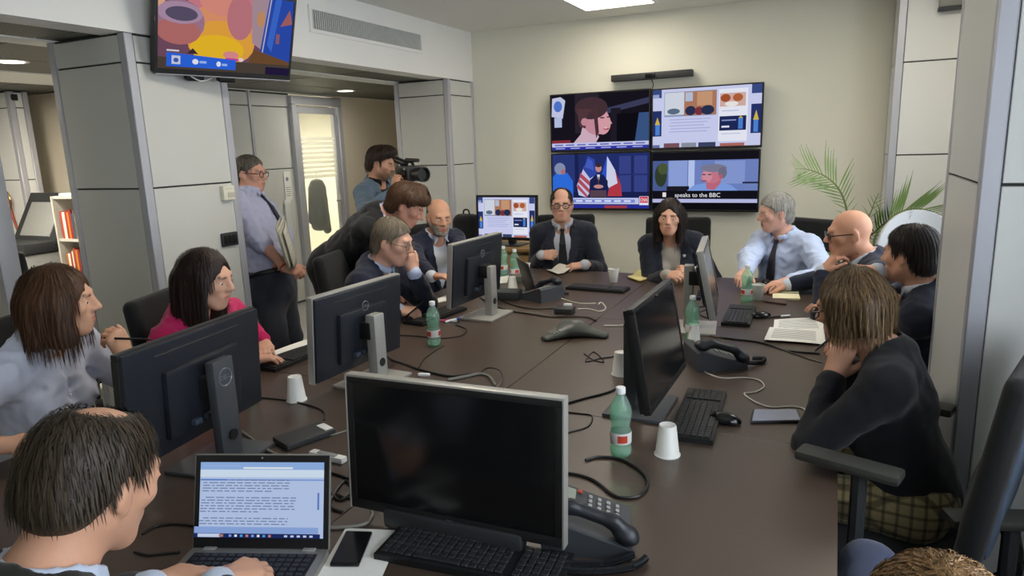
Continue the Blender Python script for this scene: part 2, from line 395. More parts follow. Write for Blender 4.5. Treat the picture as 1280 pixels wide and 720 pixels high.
# ---------------------------------------------------------------- televisions
M_scr = emis('screen_picture', 'ffffff', 0.86, vcol=True)
def tv(name, label, c, wdt, hgt, rot, shapes, bez=0.011, bot=0.02, grp=None, depth=0.05):
    t = thing(name, label, 'television', c, rot=rot, group=grp)
    B().box((0, 0.028, 0), (wdt, depth, hgt), 0.008).done('housing', M_black, t)
    fb = B()
    for a in (-1, 1): fb.box((a*(wdt-bez)/2, -0.001, (bot-bez)/2), (bez, 0.014, hgt-bez-bot-0.0004))
    fb.box((0, -0.001, (hgt-bez)/2), (wdt, 0.014, bez)).box((0, -0.001, -(hgt-bot)/2), (wdt, 0.014, bot))
    fb.done('bezel', M_black, t)
    picture('screen', t, [(c, p) for c, p in shapes], wdt-2*bez, hgt-bez-bot, M_scr, 0.0).location = (0, -0.0005, (bot-bez)/2)
    B().box((0, 0.10, 0), (0.3, 0.11, 0.2)).done('wall_bracket', M_black, t)
    return t
r_ = lambda *a: ('r',)+a
e_ = lambda *a: ('e',)+a
webpage = [('cfd3f5', r_(0, 0, 1, 1)), ('3a4d86', r_(0, .86, .085, 1)), ('28356b', r_(0, .2, .085, .64)), ('d3b94a', [(.02, .4), (.045, .53), (.07, .4)]), ('4f86d8', r_(.025, .22, .068, .40)), ('9aa6d4', r_(0, .86, .06, .92)),
  ('8fa0c0', r_(.11, .53, .60, .95)), ('d5dbe8', r_(.115, .56, .30, .94)), ('5b6f86', e_(.2, .62, .06, .05)), ('b07a60', r_(.30, .54, .598, .94)), ('c99a78', r_(.42, .7, .56, .93)), ('2c3050', e_(.36, .62, .05, .08)), ('7a3340', e_(.44, .61, .04, .07)), ('27314f', e_(.52, .62, .06, .08)), ('b9c4da', r_(.31, .78, .38, .93)),
  ('eceefb', r_(.62, .08, .88, .95))]
for k in range(5): webpage.append(('a9b2df', r_(.16+.012*(k % 2), .47-.052*k, .55-.03*(k % 3), .485-.052*k)))
webpage += [('d4b0a8', r_(.63, .66, .86, .88)), ('a4512f', e_(.68, .80, .045, .065)), ('b4623a', e_(.79, .80, .045, .065)), ('f1ece8', e_(.735, .70, .06, .04)), ('1f2a58', r_(.63, .26, .87, .50)), ('4c82d6', r_(.80, .28, .84, .46)), ('c8b24a', [(.80, .46), (.82, .5), (.84, .46)]), ('8f9ad0', r_(.65, .42, .78, .44)), ('e8ebfa', r_(.65, .31, .72, .34)),
  ('b7bfe4', r_(.65, .58, .80, .595)), ('b7bfe4', r_(.65, .2, .82, .212)), ('3a4d86', r_(.91, .85, 1, 1)), ('26346c', r_(.91, .2, 1, .68)), ('d3b94a', [(.93, .42), (.955, .58), (.98, .42)]), ('4f86d8', r_(.935, .22, .975, .42)),
  ('7b5560', r_(.11, 0, .26, .075)), ('8d94a4', r_(.28, 0, .42, .075)), ('3b4666', r_(.44, 0, .60, .075)), ('b06a62', r_(.64, 0, .86, .05)), ('6a74a8', r_(0, 0, .07, .05))]
news1 = [('18151f', r_(0, 0, 1, 1)), ('2b2530', r_(.25, .3, .5, 1)), ('3c3f5c', [(.55, .72), (1, .88), (1, .78), (.55, .62)]), ('3a5686', r_(.86, .12, 1, .62)), ('211d28', r_(.62, .1, .72, .72)), ('0f0e16', [(.68, .1), (.86, .1), (.9, .62), (.68, .62)]),
  ('c9cdea', [(.0, .62), (.12, .58), (.15, .9), (.1, .97), (.01, .95)]), ('4f78cf', e_(.07, .8, .045, .1)), ('b7c4e6', r_(.03, .42, .11, .6)), ('8a2f3b', r_(0, .12, .2, .18)),
  ('d2b2c4', [(.22, .1), (.31, .28), (.34, .5), (.46, .36), (.5, .22), (.46, .1)]), ('c98da0', e_(.47, .52, .135, .26)), ('dba0ac', e_(.54, .46, .08, .2)), ('463239', e_(.42, .74, .17, .2)), ('54393e', [(.27, .74), (.3, .42), (.36, .38), (.38, .62), (.44, .72)]), ('c58c9a', e_(.35, .5, .035, .07)), ('4c3338', [(.44, .74), (.48, .74), (.5, .3), (.47, .2), (.455, .45)]),
  ('35242c', e_(.535, .56, .025, .012)), ('35242c', e_(.595, .57, .016, .012)), ('b0505f', e_(.575, .36, .03, .02)), ('d8a4ac', [(.6, .56), (.635, .45), (.6, .43)]), ('f1dfe6', e_(.57, .375, .018, .008)),
  ('3038a8', r_(0, .0, 1, .055)), ('c9cbf0', r_(0, .055, 1, .125))] + [('5a62b8', r_(.03+.12*k, .078, .03+.12*k+.09, .1)) for k in range(8)] + [('b7bdf2', r_(.04+.16*k, .02, .04+.16*k+.1, .036)) for k in range(6)]
news2 = [('24306e', r_(0, 0, 1, 1)), ('2d3a78', r_(.0, .5, .25, 1)), ('1b2454', r_(.24, .2, .28, 1)), ('39458a', r_(.7, .3, .98, .95)), ('232c62', r_(.82, .3, .85, .95)), ('2a3470', r_(.7, .6, .98, .63)), ('1a2250', r_(.0, .2, 1, .3)),
  ('2f6fe0', [(.0, .15), (.22, .15), (.22, .5), (.16, .66), (.04, .66), (0, .58)]), ('8893b4', e_(.08, .74, .06, .11)), ('b0717c', e_(.115, .68, .025, .05)),
  ('c9cbe8', [(.26, .42), (.38, .95), (.44, .9), (.47, .45), (.36, .2), (.28, .24)]), ('b54f62', [(.27, .45), (.38, .22), (.36, .2), (.26, .38)]), ('b54f62', [(.285, .56), (.42, .3), (.40, .26), (.275, .48)]), ('b54f62', [(.30, .66), (.455, .4), (.44, .34), (.29, .58)]), ('3349a8', [(.33, .72), (.38, .97), (.45, .9), (.47, .62), (.40, .55)]), ('4660c4', [(.35, .76), (.38, .93), (.43, .86), (.44, .7)]),
  ('2f57cc', [(.52, .6), (.58, .96), (.62, .84), (.60, .4), (.54, .45)]), ('d5d8f0', [(.58, .95), (.66, .7), (.69, .45), (.60, .35), (.57, .5)]), ('b83a48', [(.66, .7), (.72, .42), (.73, .22), (.58, .22), (.60, .38), (.685, .46)]),
  ('1a2350', [(.39, .25), (.40, .52), (.46, .62), (.54, .62), (.585, .5), (.585, .25)]), ('c58e90', e_(.49, .74, .032, .075)), ('3a2c33', e_(.49, .795, .033, .04)), ('dfe2f4', [(.475, .62), (.505, .62), (.49, .45)]), ('6a3040', r_(.484, .42, .495, .58)), ('c58e90', e_(.49, .4, .05, .035)), ('5a4452', r_(.40, .2, .57, .33)), ('3b2c3c', r_(.42, .15, .56, .21)),
  ('c4cdf4', r_(0, .075, .90, .19)), ('7f90d8', r_(.02, .10, .86, .16)), ('e9ecff', r_(.905, .06, .995, .22)), ('d24058', r_(.91, .10, .99, .215)), ('ffffff', ('t', 'CNN', .95, .15, .085, .36)), ('28309a', r_(0, 0, 1, .06)), ('a03a4c', r_(.55, 0, .78, .05))]
news2 += [('dfe4ff', r_(.05+.1*k, .115, .05+.1*k+.07, .147)) for k in range(8)]
bbc = [('16141c', r_(0, 0, 1, 1)), ('6f84c4', r_(0, .33, 1, .86)), ('4d6098', r_(.0, .33, .15, .86)), ('33402f', e_(.08, .6, .06, .2)), ('4b5a3a', e_(.1, .72, .05, .1)), ('90a4de', r_(.16, .33, .34, .86)), ('b9caf4', r_(.35, .33, .41, .86)), ('7387c6', r_(.41, .33, .47, .86)), ('879bd6', r_(.60, .45, .88, .84)), ('7286c2', r_(.88, .33, 1, .86)), ('262a4a', r_(.86, .45, 1, .48)), ('1f1c26', r_(.14, .33, .36, .41)),
  ('7fa0e4', [(.34, .33), (.40, .42), (.5, .46), (.66, .48), (.76, .42), (.82, .33)]), ('c06a80', [(.52, .46), (.53, .36), (.6, .34), (.66, .46), (.66, .56), (.53, .56)]), ('c8788c', e_(.575, .60, .095, .145)), ('d490a0', e_(.53, .58, .05, .1)), ('7d7e96', e_(.59, .72, .125, .07)), ('70708a', e_(.675, .64, .04, .1)), ('b86278', e_(.66, .57, .018, .04)), ('3a2c3c', e_(.50, .61, .018, .01)), ('3a2c3c', e_(.555, .61, .02, .01)), ('a84a60', e_(.505, .5, .03, .012)), ('d08898', [(.485, .6), (.468, .54), (.5, .53)]),
  ('14131c', r_(0, .19, 1, .33)), ('f0e8ec', r_(.10, .22, .135, .30)), ('f4f4fa', ('t', 'speaks to the BBC', .44, .25, .105, .56)), ('bcc0ea', r_(0, .12, 1, .185)), ('0f0e14', r_(0, 0, 1, .12))]
YT = 6.11
def tvpx(name, label, x0, x1, y0a, y1a, shapes, **k):
    p = aty((x0+x1)/2, (y0a+y1a)/2, YT); wdt = aty(x1, (y0a+y1a)/2, YT).x-aty(x0, (y0a+y1a)/2, YT).x
    h = aty((x0+x1)/2, y0a, YT).z-aty((x0+x1)/2, y1a, YT).z
    return tv(name, label, p, wdt, h, (0, 0, 0), shapes, grp='televisions in the video wall', **k)
tvpx('wall_television', 'upper left wall television showing a woman with tied back hair', 686.5, 811, 115, 189.5, news1)
tvpx('wall_television', 'upper right wall television showing a web page with pictures', 812.5, 951, 107.5, 186.5, webpage)
tvpx('wall_television', 'lower left wall television showing a speaker between two flags', 688, 811, 191, 263, news2)
tvpx('wall_television', 'lower right wall television showing a grey haired man being interviewed', 812.5, 947, 188.5, 265, bbc)
# left hanging television
film = [('6d4a5e', r_(0, 0, 1, 1)), ('d9a58a', r_(0, .55, .05, 1)), ('4a4a5e', [(.05, 1), (.05, .8), (.2, .78), (.25, 1)]), ('c77a86', e_(.45, .72, .26, .42)), ('d9906a', e_(.45, .5, .27, .34)), ('e0a040', e_(.45, .36, .25, .28)), ('e6b62a', e_(.42, .28, .2, .18)), ('d58a7a', e_(.46, .86, .18, .16)), ('b9747c', e_(.58, .7, .1, .28)),
  ('9c7488', e_(.15, .58, .17, .26)), ('b06a68', e_(.14, .46, .15, .16)), ('a88aa4', e_(.15, .68, .155, .13)), ('574e66', e_(.16, .67, .11, .085)), ('a58c96', [(.68, .4), (.66, 1), (.80, 1), (.78, .3)]), ('c08c60', e_(.74, .72, .03, .1)), ('2a4aa8', [(.74, .2), (.80, 1), (1, 1), (1, .1)]), ('3a66c8', [(.80, .4), (.85, 1), (.9, 1), (.84, .3)]), ('b7b0c8', [(.755, .2), (.81, 1), (.82, 1), (.765, .2)]), ('a06060', [(.9, .65), (.97, .88), (1, .7)]), ('8a5a6a', r_(.87, .42, .9, .55)), ('6a4a30', [(.66, .16), (.70, .32), (1, .18), (1, .1), (.66, .1)]), ('3a2c30', [(.2, .2), (.24, .27), (.28, .2)]), ('d88a8a', e_(.52, .22, .06, .05)), ('e8d0d8', e_(.60, .17, .02, .025)), ('c83a98', r_(.48, .15, .58, .18)), ('4a4038', r_(0, 0, 1, .14)), ('221a3a', r_(.8, 0, 1, .1)), ('2c62d8', [(.06, .03), (.56, .03), (.56, .16), (.06, .2)]), ('c8cce0', r_(.095, .06, .155, .165)), ('3c5cb0', e_(.125, .11, .018, .028)), ('e2e6f4', e_(.26, .105, .022, .034)), ('9ab4f0', r_(.29, .09, .34, .12)), ('e2e6f4', e_(.43, .095, .017, .034)), ('9ab4f0', r_(.455, .075, .495, .105)), ('d8d0d8', r_(.06, .215, .145, .235))]
t = tv('hanging_television', 'television hung from the dropped beam showing a bright cartoon film', (-3.05, 2.946, 2.286), 0.785, 0.46, (-(-0.329), 0, 1.299), film, bez=0.012, bot=0.03)
B().box((0, -0.002, -0.228), (0.78, 0.016, 0.004)).done('silver_edge', M_alu, t)
for k in (-0.16, 0.02):
    B().box((k, 0.05, -0.25), (0.09, 0.05, 0.035), 0.006).done('adapter', M_black, t)
B().tube([(-0.2, 0.03, -0.235), (-0.14, 0.02, -0.262), (-0.08, 0.03, -0.25), (-0.06, 0.04, -0.236)], 0.004).done('cable', mat('white_cable', 'd9d9d4', 0.5), t)
# soundbar with camera, sensor on the right pillar
sbx0, sbx1 = aty(765, 97.5, 6.13), aty(866, 92, 6.13)
s_ = thing('soundbar', 'slim black soundbar mounted above the wall televisions', 'soundbar', ((sbx0.x+sbx1.x)/2, 6.135, (sbx0.z+sbx1.z)/2), rot=(0, -0.004, 0))
B().box((0, 0, 0), (sbx1.x-sbx0.x, 0.09, 0.056), 0.008).done('body', M_dgrey, s_)
B().box((0.0, -0.05, 0.0), (0.085, 0.02, 0.034), 0.004).done('camera_bar', M_blackg, s_)
lb = B()
for k in (-0.018, 0.018): lb.cyl((k, -0.058, 0), (k, -0.064, 0), 0.011, n=14)
lb.done('lens', M_blackg, s_)
B().tube([(0.0, 0.0, -0.028), (0.012, 0.01, -0.07), (0.0, 0.02, -0.12)], 0.004).done('cable', M_black, s_)
sn = thing('wall_sensor', 'small grey box fixed high on the right pillar', 'sensor', aty(1188, 4, 5.69))
B().box((0, 0, 0.01), (0.13, 0.05, 0.09), 0.008).done('body', mat('grey_plastic', '8c8d88', 0.5), sn)
B().box((0, -0.02, -0.035), (0.14, 0.07, 0.025), 0.006).done('clip', M_dgrey, sn)
# switches on the left pillar
th = thing('thermostat', 'cream wall thermostat on the grey pillar', 'thermostat', atx(284.5, 241, XL+0.012))
B().box((0, 0, 0), (0.03, 0.085, 0.085), 0.006).done('case', M_cream, th); B().box((0.016, 0.012, -0.012), (0.004, 0.05, 0.03), 0.002).done('dial_window', mat('cream_dark', 'bdbba8', 0.5), th)
for k in range(3): B().box((0.016, -0.022+0.02*k, 0.024), (0.003, 0.012, 0.004)).done('slot', mat('cream_dark', 'bdbba8', 0.5), th)
sw = thing('switch_plate', 'black light switch plate on the grey pillar above the woman in pink', 'switch', atx(287, 299, XL+0.008))
B().box((0, 0, 0), (0.016, 0.12, 0.082), 0.007).done('plate', M_dgrey, sw)
for k in range(3): B().box((0.010, -0.034+0.034*k, 0), (0.008, 0.028, 0.052), 0.003).done('rocker', M_black, sw)
# ================================================================ smooth solid shapes (distance fields turned into meshes)
A3 = lambda v: np.array(v, np.float32)
def nrm(v): v = np.asarray(v, float); return v/max(1e-9, np.linalg.norm(v))
class S:
    """list of blended solids -> one closed mesh"""
    def __init__(s): s.ops = []
    def add(s, fn, c, r, k=0.01, op='u'): s.ops.append((fn, A3(c), float(r), float(k), op)); return s
    def cap(s, a, b, ra, rb=None, k=0.01, op='u'):
        a = A3(a); b = A3(b); rb = ra if rb is None else rb; ba = b-a; L2 = float(ba@ba)+1e-12
        def fn(P):
            q = P-a; t = np.clip((q@ba)/L2, 0, 1); return np.sqrt(((q-t[:, None]*ba)**2).sum(1))-(ra+(rb-ra)*t)
        return s.add(fn, (a+b)/2, np.sqrt(L2)/2+max(ra, rb), k, op)
    def ell(s, c, rad, R=None, k=0.01, op='u'):
        c = A3(c); rad = A3(rad); R = np.eye(3, dtype=np.float32) if R is None else np.asarray(R, np.float32)   # columns = axes
        def fn(P):
            q = (P-c)@R; k0 = np.sqrt(((q/rad)**2).sum(1)); k1 = np.sqrt(((q/(rad*rad))**2).sum(1))+1e-9
            return k0*(k0-1)/k1
        return s.add(fn, c, rad.max(), k, op)
    def ecap(s, a, b, wa, da, wb, db, side, k=0.02, op='u'):
        """elliptical limb: half widths w along side, half depths d across"""
        a = A3(a); b = A3(b); ba = b-a; L2 = float(ba@ba)+1e-12; ax = ba/np.sqrt(L2)
        sd = A3(side); sd = sd-ax*(sd@ax); sd /= np.linalg.norm(sd); ot = np.cross(ax, sd)
        def fn(P):
            q = P-a; t = np.clip((q@ba)/L2, 0, 1); q = q-t[:, None]*ba
            w_ = wa+(wb-wa)*t; d_ = da+(db-da)*t; m_ = np.minimum(w_, d_)
            x = q@sd; y = q@ot; z = q@ax
            kk = np.sqrt((x/w_)**2+(y/d_)**2+(z/m_)**2); k1 = np.sqrt((x/w_**2)**2+(y/d_**2)**2+(z/m_**2)**2)+1e-9
            return kk*(kk-1)/k1
        return s.add(fn, (a+b)/2, np.sqrt(L2)/2+max(wa, wb, da, db), k, op)
    def rbox(s, c, half, R=None, r=0.005, k=0.005, op='u'):
        c = A3(c); h = A3(half)-r; R = np.eye(3, dtype=np.float32) if R is None else np.asarray(R, np.float32)
        def fn(P):
            q = np.abs((P-c)@R)-h; return np.sqrt((np.maximum(q, 0)**2).sum(1))+np.minimum(q.max(1), 0)-r
        return s.add(fn, c, float(np.linalg.norm(half)), k, op)
    def chain(s, pts, rads, k=0.01, op='u'):
        for i in range(len(pts)-1): s.cap(pts[i], pts[i+1], rads[i], rads[i+1], k, op)
        return s
    def ev(s, P, grp=None):
        """P (N,3).  grp = (block centers, block radius, npts per block) for culling"""
        d = np.full(len(P), 1e3, np.float32)
        if grp is not None: bc, brad, npb = grp
        for fn, c, r, k, op in s.ops:
            if grp is not None and op != 'i' and op != 'n':
                m = np.linalg.norm(bc-c, axis=1) < r+brad+k+0.01
                if not m.any(): continue
                idx = (np.nonzero(m)[0][:, None]*npb+np.arange(npb)[None, :]).ravel()
            else: idx = slice(None)
            Q = P[idx]; e = fn(Q).astype(np.float32); cur = d[idx]
            if op == 'u':
                h = np.maximum(k-np.abs(cur-e), 0)/k if k > 0 else 0; new = np.minimum(cur, e)-h*h*k*0.25
            elif op == 's':
                e = -e; h = np.maximum(k-np.abs(cur-e), 0)/k if k > 0 else 0; new = np.maximum(cur, e)+h*h*k*0.25
            elif op == 'i':
                h = np.maximum(k-np.abs(cur-e), 0)/k if k > 0 else 0; new = np.maximum(cur, e)+h*h*k*0.25
            else: new = cur+e                    # 'n': displacement added everywhere
            d[idx] = new
        return d
    def bounds(s):
        lo = np.full(3, 1e9); hi = -lo
        for fn, c, r, k, op in s.ops:
            if op == 'u': lo = np.minimum(lo, c-r-k); hi = np.maximum(hi, c+r+k)
        return lo-0.02, hi+0.02
    def mesh(s, h, name='m', NB=8, slack=2.3, big=False):
        lo, hi = s.bounds(); bs = NB*h; nb = np.ceil((hi-lo)/bs).astype(int)+1
        g = np.stack(np.meshgrid(*[np.arange(n) for n in nb], indexing='ij'), -1).reshape(-1, 3)
        ctr = (lo+(g+0.5)*bs).astype(np.float32); brad = bs*math.sqrt(3)/2
        d = s.ev(ctr); keep = np.abs(d) < brad*slack+0.012
        g = g[keep]; ctr = ctr[keep]; n1 = NB+1
        off = np.stack(np.meshgrid(*[np.arange(n1)]*3, indexing='ij'), -1).reshape(-1, 3)
        P = (lo+(g[:, None, :]*NB+off[None])*h).astype(np.float32).reshape(-1, 3)
        D = s.ev(P, (ctr, brad, n1**3)).reshape(-1, n1, n1, n1)
        ins = D < 0
        cnt = np.zeros((len(g), NB, NB, NB), np.int8)
        for a in (0, 1):
            for b in (0, 1):
                for c in (0, 1): cnt += ins[:, a:a+NB, b:b+NB, c:c+NB]
        bi, i, j, k = np.nonzero((cnt > 0) & (cnt < 8))
        G = g[bi]*NB+np.stack([i, j, k], 1)
        dims = nb*NB+2; key = (G[:, 0]*dims[1]+G[:, 1])*dims[2]+G[:, 2]
        # vertex = mean of edge crossings
        acc = np.zeros((len(bi), 3)); num = np.zeros(len(bi))
        co = {}
        for a in (0, 1):
            for b in (0, 1):
                for c in (0, 1): co[(a, b, c)] = D[bi, i+a, j+b, k+c]
        for ax in range(3):
            for u in (0, 1):
                for v in (0, 1):
                    p0 = [0, 0, 0]; o_ = [x for x in range(3) if x != ax]; p0[o_[0]] = u; p0[o_[1]] = v
                    p1 = list(p0); p1[ax] = 1
                    d0 = co[tuple(p0)]; d1 = co[tuple(p1)]; m = (d0 < 0) != (d1 < 0)
                    t = np.where(m, d0/(d0-d1+1e-12), 0)
                    pt = np.tile(np.array(p0, float), (len(bi), 1)); pt[:, ax] = t
                    acc += pt*m[:, None]; num += m
        verts = lo+(G+acc/np.maximum(num, 1)[:, None])*h
        order = np.argsort(key); ks = key[order]
        quads = []
        base = [co[(0, 0, 0)], None]
        for ax in range(3):
            p1 = [0, 0, 0]; p1[ax] = 1
            d0 = co[(0, 0, 0)]; d1 = co[tuple(p1)]; m = (d0 < 0) != (d1 < 0)
            Gm = G[m]; flip = d0[m] < 0
            o_ = [(ax+1) % 3, (ax+2) % 3]
            ids = []; ok = np.ones(len(Gm), bool)
            for (u, v) in [(0, 0), (-1, 0), (-1, -1), (0, -1)]:
                q = Gm.copy(); q[:, o_[0]] += u; q[:, o_[1]] += v
                kk = (q[:, 0]*dims[1]+q[:, 1])*dims[2]+q[:, 2]
                pos = np.clip(np.searchsorted(ks, kk), 0, len(ks)-1); ok &= ks[pos] == kk; ids.append(order[pos])
            Q = np.stack(ids, 1)[ok]; fl = flip[ok]
            Q[~fl] = Q[~fl][:, ::-1]
            quads.append(Q)
        Q = np.concatenate(quads)
        if big:                                  # keep only the largest connected piece
            lab = np.arange(len(verts)); ed = np.concatenate([Q[:, [0, 1]], Q[:, [1, 2]], Q[:, [2, 3]], Q[:, [3, 0]]])
            for _ in range(400):
                new = lab.copy(); mn = np.minimum(lab[ed[:, 0]], lab[ed[:, 1]]); np.minimum.at(new, ed[:, 0], mn); np.minimum.at(new, ed[:, 1], mn); new = new[new]
                if (new == lab).all(): break
                lab = new
            u_, c_ = np.unique(lab, return_counts=True); kp = lab == u_[c_.argmax()]; Q = Q[kp[Q[:, 0]]]; mp = np.cumsum(kp)-1; Q = mp[Q]; verts = verts[kp]
        me = bpy.data.meshes.new(name); me.vertices.add(len(verts)); me.vertices.foreach_set('co', verts.astype(np.float32).ravel())
        me.loops.add(len(Q)*4); me.loops.foreach_set('vertex_index', Q.ravel().astype(np.int32))
        me.polygons.add(len(Q)); me.polygons.foreach_set('loop_start', np.arange(0, len(Q)*4, 4, dtype=np.int32))
        me.polygons.foreach_set('use_smooth', np.ones(len(Q), bool))
        me.update(calc_edges=True); s.last = verts
        return me
    def trace(s, o, dirn, tmax=0.6):
        o = np.asarray(o, float); dirn = nrm(dirn); t = 0.0
        for _ in range(60):
            d = float(s.ev(A3(o+dirn*t)[None])[0])
            if d < 0.0006: break
            t += max(d*0.8, 0.0006)
            if t > tmax: return None
        return o+dirn*t
def paint(me, verts, base, spots):
    """colour attribute; spots = [(distance fn, colour, fade)]"""
    n = len(verts); C = np.ones((n, 4), np.float32); C[:, :3] = srgb(base); P = verts.astype(np.float32)
    for fn, col, fade in spots:
        w_ = np.clip(0.5-fn(P)/fade, 0, 1)[:, None]; C[:, :3] = C[:, :3]*(1-w_)+np.array(srgb(col), np.float32)*w_
    a = me.color_attributes.new('Col', 'FLOAT_COLOR', 'POINT'); a.data.foreach_set('color', C.ravel())
def capfn(a, b, r):
    t = S().cap(a, b, r); return t.ops[0][0]
def ellfn(c, rad, R=None): return S().ell(c, rad, R).ops[0][0]
def frame(yaw, pitch=0.0, roll=0.0):
    """columns: right, forward, up.  yaw 0 looks along +Y, positive turns left; pitch>0 looks down"""
    M = Matrix.Rotation(yaw, 3, 'Z') @ Matrix.Rotation(-pitch, 3, 'X') @ Matrix.Rotation(roll, 3, 'Y')
    return np.array(M)
def ik(a, b, l1, l2, pole):
    a = np.asarray(a, float); b = np.asarray(b, float); d = b-a; L = np.linalg.norm(d); Lm = min(L, (l1+l2)*0.995)
    if L > Lm: b = a+d/L*Lm; d = b-a; L = Lm
    x = (l1*l1-l2*l2+L*L)/(2*L); hgt = math.sqrt(max(0, l1*l1-x*x)); u = d/L
    p = np.asarray(pole, float); p = p-u*(p@u); p = nrm(p)
    return a+u*x+p*hgt, b
def noise3(P, f, seed=0.0):
    return (np.sin(P[:, 0]*f+seed+1.7*np.sin(P[:, 1]*f*0.7+seed*2))+np.sin(P[:, 1]*f*1.1+2.1+1.3*np.sin(P[:, 2]*f*0.8+seed))+np.sin(P[:, 2]*f*0.9+4.2+1.5*np.sin(P[:, 0]*f*0.75-seed)))/3
# ================================================================ people
M_skin = mat('skin', 'ffffff', 0.52, noise=0.05, nscale=60, bump=0.05, bscale=400, vcol=True, spec=0.35)
M_skin.node_tree.nodes['Principled BSDF'].inputs['Subsurface Weight'].default_value = 0.0
M_eye = mat('eye_white', 'e6e2dc', 0.25, noise=0.01); M_iris = mat('iris', '2a1d14', 0.2)
M_lens = glassmat('spectacle_lens', (0.97, 0.97, 0.97), 0.03)
def hairmat(name, col, rough=0.48): return mat('hair_'+name, col, rough, noise=0.5, nscale=75, bump=0.8, bscale=150, stretch=(1.5, 1.5, 0.22), spec=0.35)
def cloth(name, col, rough=0.85, noise=0.07, bump=0.12, sheen=0.15): return mat('cloth_'+name, col, rough, noise=noise, nscale=70, bump=bump, bscale=420, sheen=sheen, spec=0.25)
def hand(s, wrist, f, n, right, curl=(0.35, 0.35, 0.35, 0.35), thumb=0.3, spread=0.05, k=0.006, sc=1.0, thumb_in=0.0):
    """palm, four unequal jointed fingers, thumb from the side of the palm"""
    w_ = np.asarray(wrist, float); f = nrm(f); n = np.asarray(n, float); n = nrm(n-f*(n@f)); a = np.cross(n, f)*(1 if right else -1)
    offs = [0.030, 0.0095, -0.0105, -0.029]; base = [0.090, 0.094, 0.089, 0.080]; ln = [0.074, 0.082, 0.076, 0.060]; rad = [0.0092, 0.0094, 0.009, 0.0080]
    s.cap(w_-f*0.02, w_+f*0.02, 0.026*sc, 0.027*sc, 0.015)
    tips = []
    for i in range(4):
        kn = w_+(f*base[i]+a*offs[i])*sc
        s.cap(w_+(f*0.012+a*offs[i]*0.55)*sc, kn, 0.0165*sc, 0.0125*sc, 0.014)
        d = nrm(f+a*(offs[i]/0.03)*spread); p = kn; ang = 0
        c = curl[i] if hasattr(curl[i], '__len__') else (curl[i], curl[i]*1.1, curl[i]*0.7)
        for j, (fr, cj) in enumerate(zip((0.46, 0.30, 0.24), c)):
            ang += cj; dd = d*math.cos(ang)-n*math.sin(ang); q = p+dd*ln[i]*fr*sc
            s.cap(p, q, rad[i]*(1.08-0.1*j)*sc, rad[i]*(0.98-0.12*j)*sc, 0.004); p = q
        tips.append(p)
    tb = w_+(f*0.022+a*0.022-n*0.006)*sc; d = nrm(f*(0.72+thumb_in)+a*(0.72-thumb_in*1.2)-n*0.25); ang = 0; p = tb
    s.cap(w_+f*0.01*sc, tb+d*0.02*sc, 0.017*sc, 0.016*sc, 0.012)
    for j, L in enumerate((0.042, 0.032, 0.026)):
        dd = nrm(d*math.cos(ang)+nrm(f*0.9-a*0.45-n*0.35)*math.sin(ang)); q = p+dd*L*sc
        s.cap(p, q, (0.0135-0.0018*j)*sc, (0.0118-0.0018*j)*sc, 0.006); p = q; ang += thumb
    tips.append(p); return tips
class P_: pass
